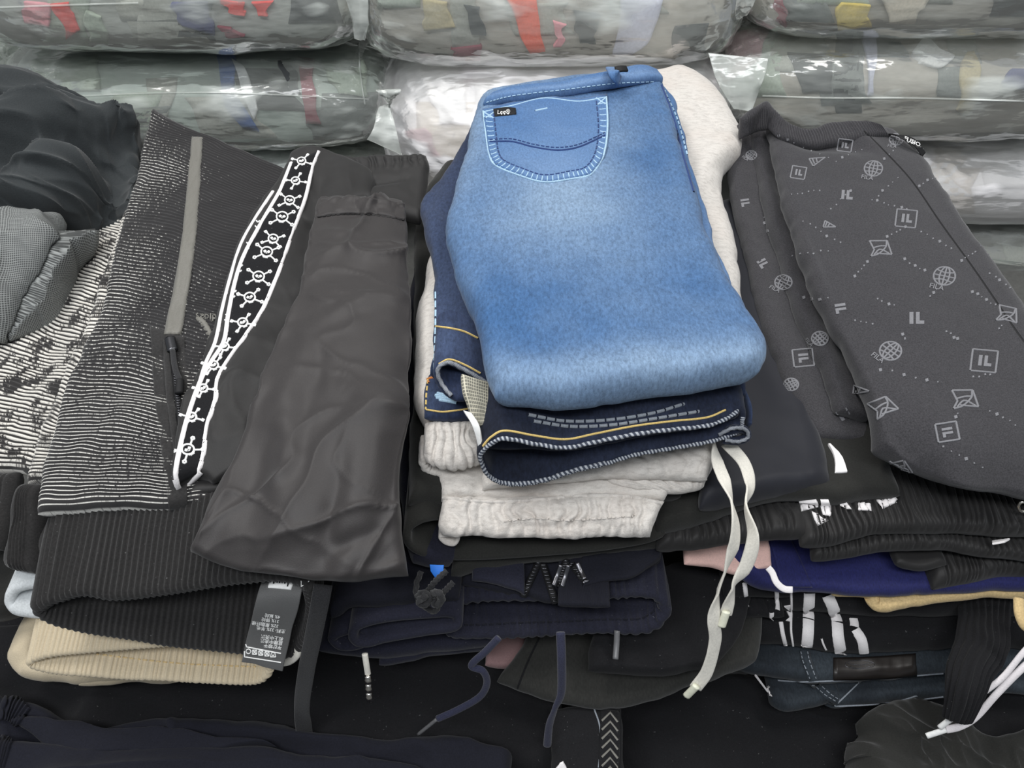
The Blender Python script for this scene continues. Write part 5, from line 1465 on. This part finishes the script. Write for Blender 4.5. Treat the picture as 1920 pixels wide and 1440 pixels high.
# --- tan garment
t = thing('tan_garment', 'tan corded garment forming a thin yellow edge under the royal navy one', 'garment')
shelf('folded_body', M['tan'], [(1560, 1114, .245), (1630, 1116, .244), (1640, 1132, .240), (1652, 1140, .238), (1720, 1134, .239), (1800, 1126, .242), (1900, 1124, .242), (1990, 1130, .24)], .25, .012, t, 90, 30, wr_top=soft(.002, 20, 3))
sweep('hanging_edge', M['tan'], [PY(1910, 1122, .352), PY(1912, 1150, .340), PY(1922, 1172, .332), PY(1940, 1180, .330)], .010, .006, t, 26)

# --- three-stripe black track tops
t = thing('striped_track_pants', 'black track pants with bold white side stripes across their folded front edges', 'track pants')
k1 = shelf('folded_leg', M['deep_black'], [(1376, 1132, .222), (1450, 1134, .222), (1560, 1142, .220), (1680, 1148, .218), (1880, 1152, .217), (1990, 1152, .217)], .25, .040, t, 120, 50, wr_top=soft(.003, 12, 141))
k2 = shelf('folded_leg', M['deep_black'], [(1376, 1200, .186), (1460, 1204, .185), (1560, 1212, .183), (1680, 1216, .182), (1880, 1214, .182), (1990, 1212, .182)], .25, .040, t, 120, 50, wr_top=soft(.003, 12, 147))
k4 = shelf('elastic_waistband', M['deep_black'], [(1362, 1118, .236), (1420, 1116, .237), (1480, 1118, .235)], .12, .018, t, 80, 30, wr_top=gathers(.003, 9, .2, 1.2, 3))
k5 = shelf('elastic_waistband', M['deep_black'], [(1364, 1156, .212), (1420, 1156, .212), (1470, 1158, .211)], .10, .014, t, 80, 30, wr_top=gathers(.003, 9, .2, 1.2, 5))
bk = tree(k1, k2, k4, k5)
for ln, wd in (([(1518, 1112), (1517, 1135), (1516, 1160)], .0118), ([(1516, 1162), (1515, 1190), (1512, 1221)], .0118), ([(1552, 1116), (1562, 1140), (1570, 1166)], .0118), ([(1570, 1168), (1572, 1195), (1578, 1232)], .0118),
               ([(1600, 1160), (1602, 1168), (1602, 1176)], .009), ([(1604, 1180), (1616, 1200), (1620, 1224)], .010)):
    ribbon('white_stripe', M['stripe_white'], bk, ln, wd, .0012, t, 4)
for ln in ([(1396, 1094), (1399, 1118), (1401, 1138)], [(1456, 1106), (1457, 1124), (1458, 1144)], [(1389, 1142), (1393, 1160)], [(1447, 1148), (1447, 1162)], [(1464, 1166), (1468, 1190), (1475, 1218)]):
    ribbon('white_stripe', M['stripe_white'], bk, ln if len(ln) > 2 else [ln[0], ((ln[0][0] + ln[1][0]) / 2, (ln[0][1] + ln[1][1]) / 2), ln[1]], .0044, .0012, t, 4)
ribbon('white_piping', M['stripe_white'], bk, [(1483, 1104), (1484, 1140), (1483, 1180), (1487, 1210)], .0022, .0012, t, 4)
ribbon('white_piping', M['stripe_white'], bk, [(1540, 1196), (1544, 1208), (1552, 1224)], .002, .0012, t, 4)
polys('white_leaf_mark', M['stripe_white'], bk, [[(1470, 1136), (1482, 1134), (1483, 1146), (1478, 1142)], [(1474, 1146), (1483, 1150), (1483, 1166), (1473, 1164), (1480, 1158)]], .0014, t)
rc = slab('ribbed_cuff', M['deep_black'], [[PY(1800, 1122, .392), PY(1796, 1200, .345), PY(1780, 1270, .310), PY(1772, 1342, .286)], [PY(1850, 1122, .390), PY(1846, 1210, .335), PY(1818, 1280, .300), PY(1792, 1350, .280)], [PY(1895, 1122, .392), PY(1890, 1210, .340), PY(1856, 1280, .306), PY(1812, 1350, .284)]], .010, t, 90, 40, world=True, wr_top=ribs(.0012, 9, 's'))

# --- washed black jeans
t = thing('washed_black_jeans', 'washed black jeans with leather waist patch and belt loops at the right bottom', 'jeans')
w1 = shelf('waistband', M['wash_black_denim'], [(1380, 1252, .150), (1440, 1270, .146), (1520, 1276, .144), (1640, 1274, .144), (1780, 1262, .147), (1900, 1256, .148), (1990, 1252, .149)], .22, .022, t, 120, 50, wr_top=mix(soft(.004, 16, 151), gathers(.0015, 26, .8, 1.2, 4)))
w2 = shelf('waistband', M['wash_black_denim'], [(1450, 1318, .118), (1476, 1336, .114), (1520, 1324, .116), (1560, 1316, .117), (1566, 1326, .114), (1680, 1318, .116), (1800, 1306, .119), (1900, 1300, .12), (1990, 1296, .12)], .20, .020, t, 120, 44, wr_top=mix(soft(.004, 16, 153), gathers(.0015, 26, .8, 1.2, 6)))
bq = tree(w1, w2)
patch('leather_patch', M['leather'], bq, [[(1562, 1234), (1562, 1274)], [(1640, 1232), (1640, 1272)], [(1716, 1226), (1718, 1266)]], .0018, t, 20, 12)
bq2 = tree(w1, w2, *[o for o in t.children if o.name.startswith('leather')])
ribbons('patch_emboss', M['gun_metal'], bq2, [[(1612 + 28 * math.cos(a), 1246 + 8 * math.sin(a)) for a in np.linspace(0, 2 * PI, 14)], [(1590, 1244), (1612, 1247), (1636, 1243)], [(1594, 1250), (1612, 1253), (1632, 1249)]], .0006, .0003, t, 3)
for ln in ([(1508, 1222), (1512, 1240), (1524, 1272)], [(1528, 1280), (1552, 1302), (1572, 1314)]):
    bl_ = ribbon('belt_loop', M['wash_black_denim'], bq, ln, .011, .003, t, 4)
    bb_ = tree(bl_)
    for dx in (-6, 6):
        ribbon('loop_stitching', M['thread_grey'], bb_, [(a + dx, b) for a, b in ln], .0009, .0006, bl_, 3, dash=(2, 3))
ribbon('waist_stitching', M['thread_grey'], bq, [(1458, 1276), (1500, 1278), (1560, 1276), (1640, 1272), (1720, 1266), (1768, 1262)], .0014, .001, t, 4)
ribbon('waist_stitching', M['thread_grey'], bq, [(1566, 1324), (1640, 1320), (1700, 1314), (1768, 1306)], .0016, .001, t, 4)
ribbon('waist_stitching', M['thread_grey'], bq, [(1566, 1322), (1590, 1300), (1612, 1278)], .0014, .001, t, 4)
polys('white_leaf_print', M['stripe_white'], tree(w2, w1), [[(1418, 1278), (1424, 1296), (1421, 1296), (1416, 1284)], [(1426, 1282), (1436, 1286), (1440, 1292), (1436, 1300), (1446, 1302), (1448, 1306), (1438, 1304), (1434, 1296)]], .0014, t)

# --- white laces at right
t = thing('white_laces', 'pair of white shoelace cords running to the right edge, tips pointing left', 'laces')
sweep('lace', M['lace_white'], [PY(1970, 1170, .340), PY(1920, 1222, .322), PY(1880, 1270, .308), PY(1842, 1300, .300), PY(1806, 1330, .290), PY(1778, 1352, .284)], .0060, .0034, t, 70)
sweep('lace', M['lace_white'], [PY(1980, 1200, .332), PY(1920, 1250, .314), PY(1870, 1300, .300), PY(1830, 1344, .288), PY(1800, 1362, .282), PY(1774, 1368, .280)], .0072, .0034, t, 70)
sweep('lace_tip', M['print_white'], [PY(1780, 1350, .2835), PY(1762, 1364, .281)], .0056, .004, t, 10)
sweep('lace_tip', M['print_white'], [PY(1774, 1368, .2795), PY(1737, 1380, .277)], .0056, .004, t, 10)

# --- black clothes at the bottom right
t = thing('black_heap_trousers', 'rumpled deep black trousers along the bottom edge right of centre', 'trousers')
slab('rumpled_leg', M['deep_black'], [
    Z([(980, 1280), (980, 1380), (980, 1540)], .09), Z([(1120, 1290), (1120, 1380), (1120, 1540)], .09), Z([(1300, 1270), (1300, 1380), (1300, 1540)], .09), Z([(1500, 1270), (1500, 1390), (1500, 1540)], .065), Z([(1700, 1270), (1700, 1390), (1700, 1540)], .065), Z([(1980, 1200), (1980, 1390), (1980, 1540)], .07)], .03, t, 130, 80,
    wr_top=mix(soft(.02, 6, 161), wrink(.014, 8, 8, 60, 2.4, 3)))
t = thing('scrunched_black_garment', 'scrunched charcoal black garment with soft folds in the bottom right corner', 'garment')
slab('scrunched_cloth', M['jersey_black'], [
    Z([(1630, 1440), (1630, 1480), (1630, 1540)], .10), Z([(1650, 1350), (1650, 1420), (1650, 1540)], .115), Z([(1690, 1322), (1690, 1400), (1690, 1540)], .12), Z([(1750, 1330), (1750, 1400), (1750, 1540)], .115), Z([(1850, 1390), (1850, 1440), (1850, 1540)], .11), Z([(1980, 1370), (1980, 1440), (1980, 1540)], .115)], .03, t, 130, 80,
    wr=mix(wrink(.016, 26, 21, 80, 3.0, 2.2), soft(.012, 10, 9)))
t = thing('chevron_tape_garment', 'black garment edge with a grey chevron woven tape at bottom centre', 'garment')
cg = slab('folded_edge', M['deep_black'], [Z([(1030, 1330), (1030, 1400), (1030, 1540)], .165), Z([(1100, 1326), (1100, 1400), (1100, 1540)], .168), Z([(1170, 1332), (1170, 1400), (1175, 1540)], .165)], .022, t, 50, 60, wr_top=soft(.005, 20, 171))
bcg = tree(cg)
tpz = patch('chevron_tape', M['deep_black'], bcg, [[(1126, 1330), (1122, 1440)], [(1160, 1334), (1160, 1440)]], .0014, t, 8, 20)
ribbons('chevron', M['grey_tape'], tree(tpz, cg), [[(1128, 1346 + k), (1144, 1330 + k), (1158, 1348 + k)] for k in range(6, 110, 17)], .0022, .0008, tpz, 4, smooth=False)
ribbon('edge_piping', M['thread_grey'], bcg, [(1114, 1330), (1124, 1360), (1126, 1400), (1122, 1440)], .0014, .001, t, 5)
tag(slab('white_tab', M['stripe_white'], [[PZ(1046, 1424, .17), PZ(1028, 1450, .16)], [PZ(1050, 1422, .172), PZ(1066, 1450, .16)]], .003, None, 10, 10, world=True), 'tiny white folded tab at the bottom edge, centre', 'tag')

# ================================================================== TIDY: origins at the things
bpy.context.view_layer.update()
for o in list(COL.objects):
    if o.type == 'MESH' and o.parent is None and o.get('kind') != 'structure':
        co = np.zeros(len(o.data.vertices) * 3)
        o.data.vertices.foreach_get('co', co)
        co = co.reshape(-1, 3)
        c = (co.min(0) + co.max(0)) / 2
        c[2] = co[:, 2].min()
        o.data.transform(Matrix.Translation(-Vector(c)))
        o.location = c


def bounds(o):
    pts = []
    for ch in [o] + list(o.children_recursive):
        if ch.type == 'MESH':
            co = np.zeros(len(ch.data.vertices) * 3)
            ch.data.vertices.foreach_get('co', co)
            pts.append(co.reshape(-1, 3))
    return np.concatenate(pts)


for o in list(COL.objects):
    if o.type == 'EMPTY':
        P = bounds(o)
        c = (P.min(0) + P.max(0)) / 2
        c[2] = P[:, 2].min()
        for ch in o.children_recursive:
            if ch.type == 'MESH':
                ch.data.transform(Matrix.Translation(-Vector(c)))
        o.location = c
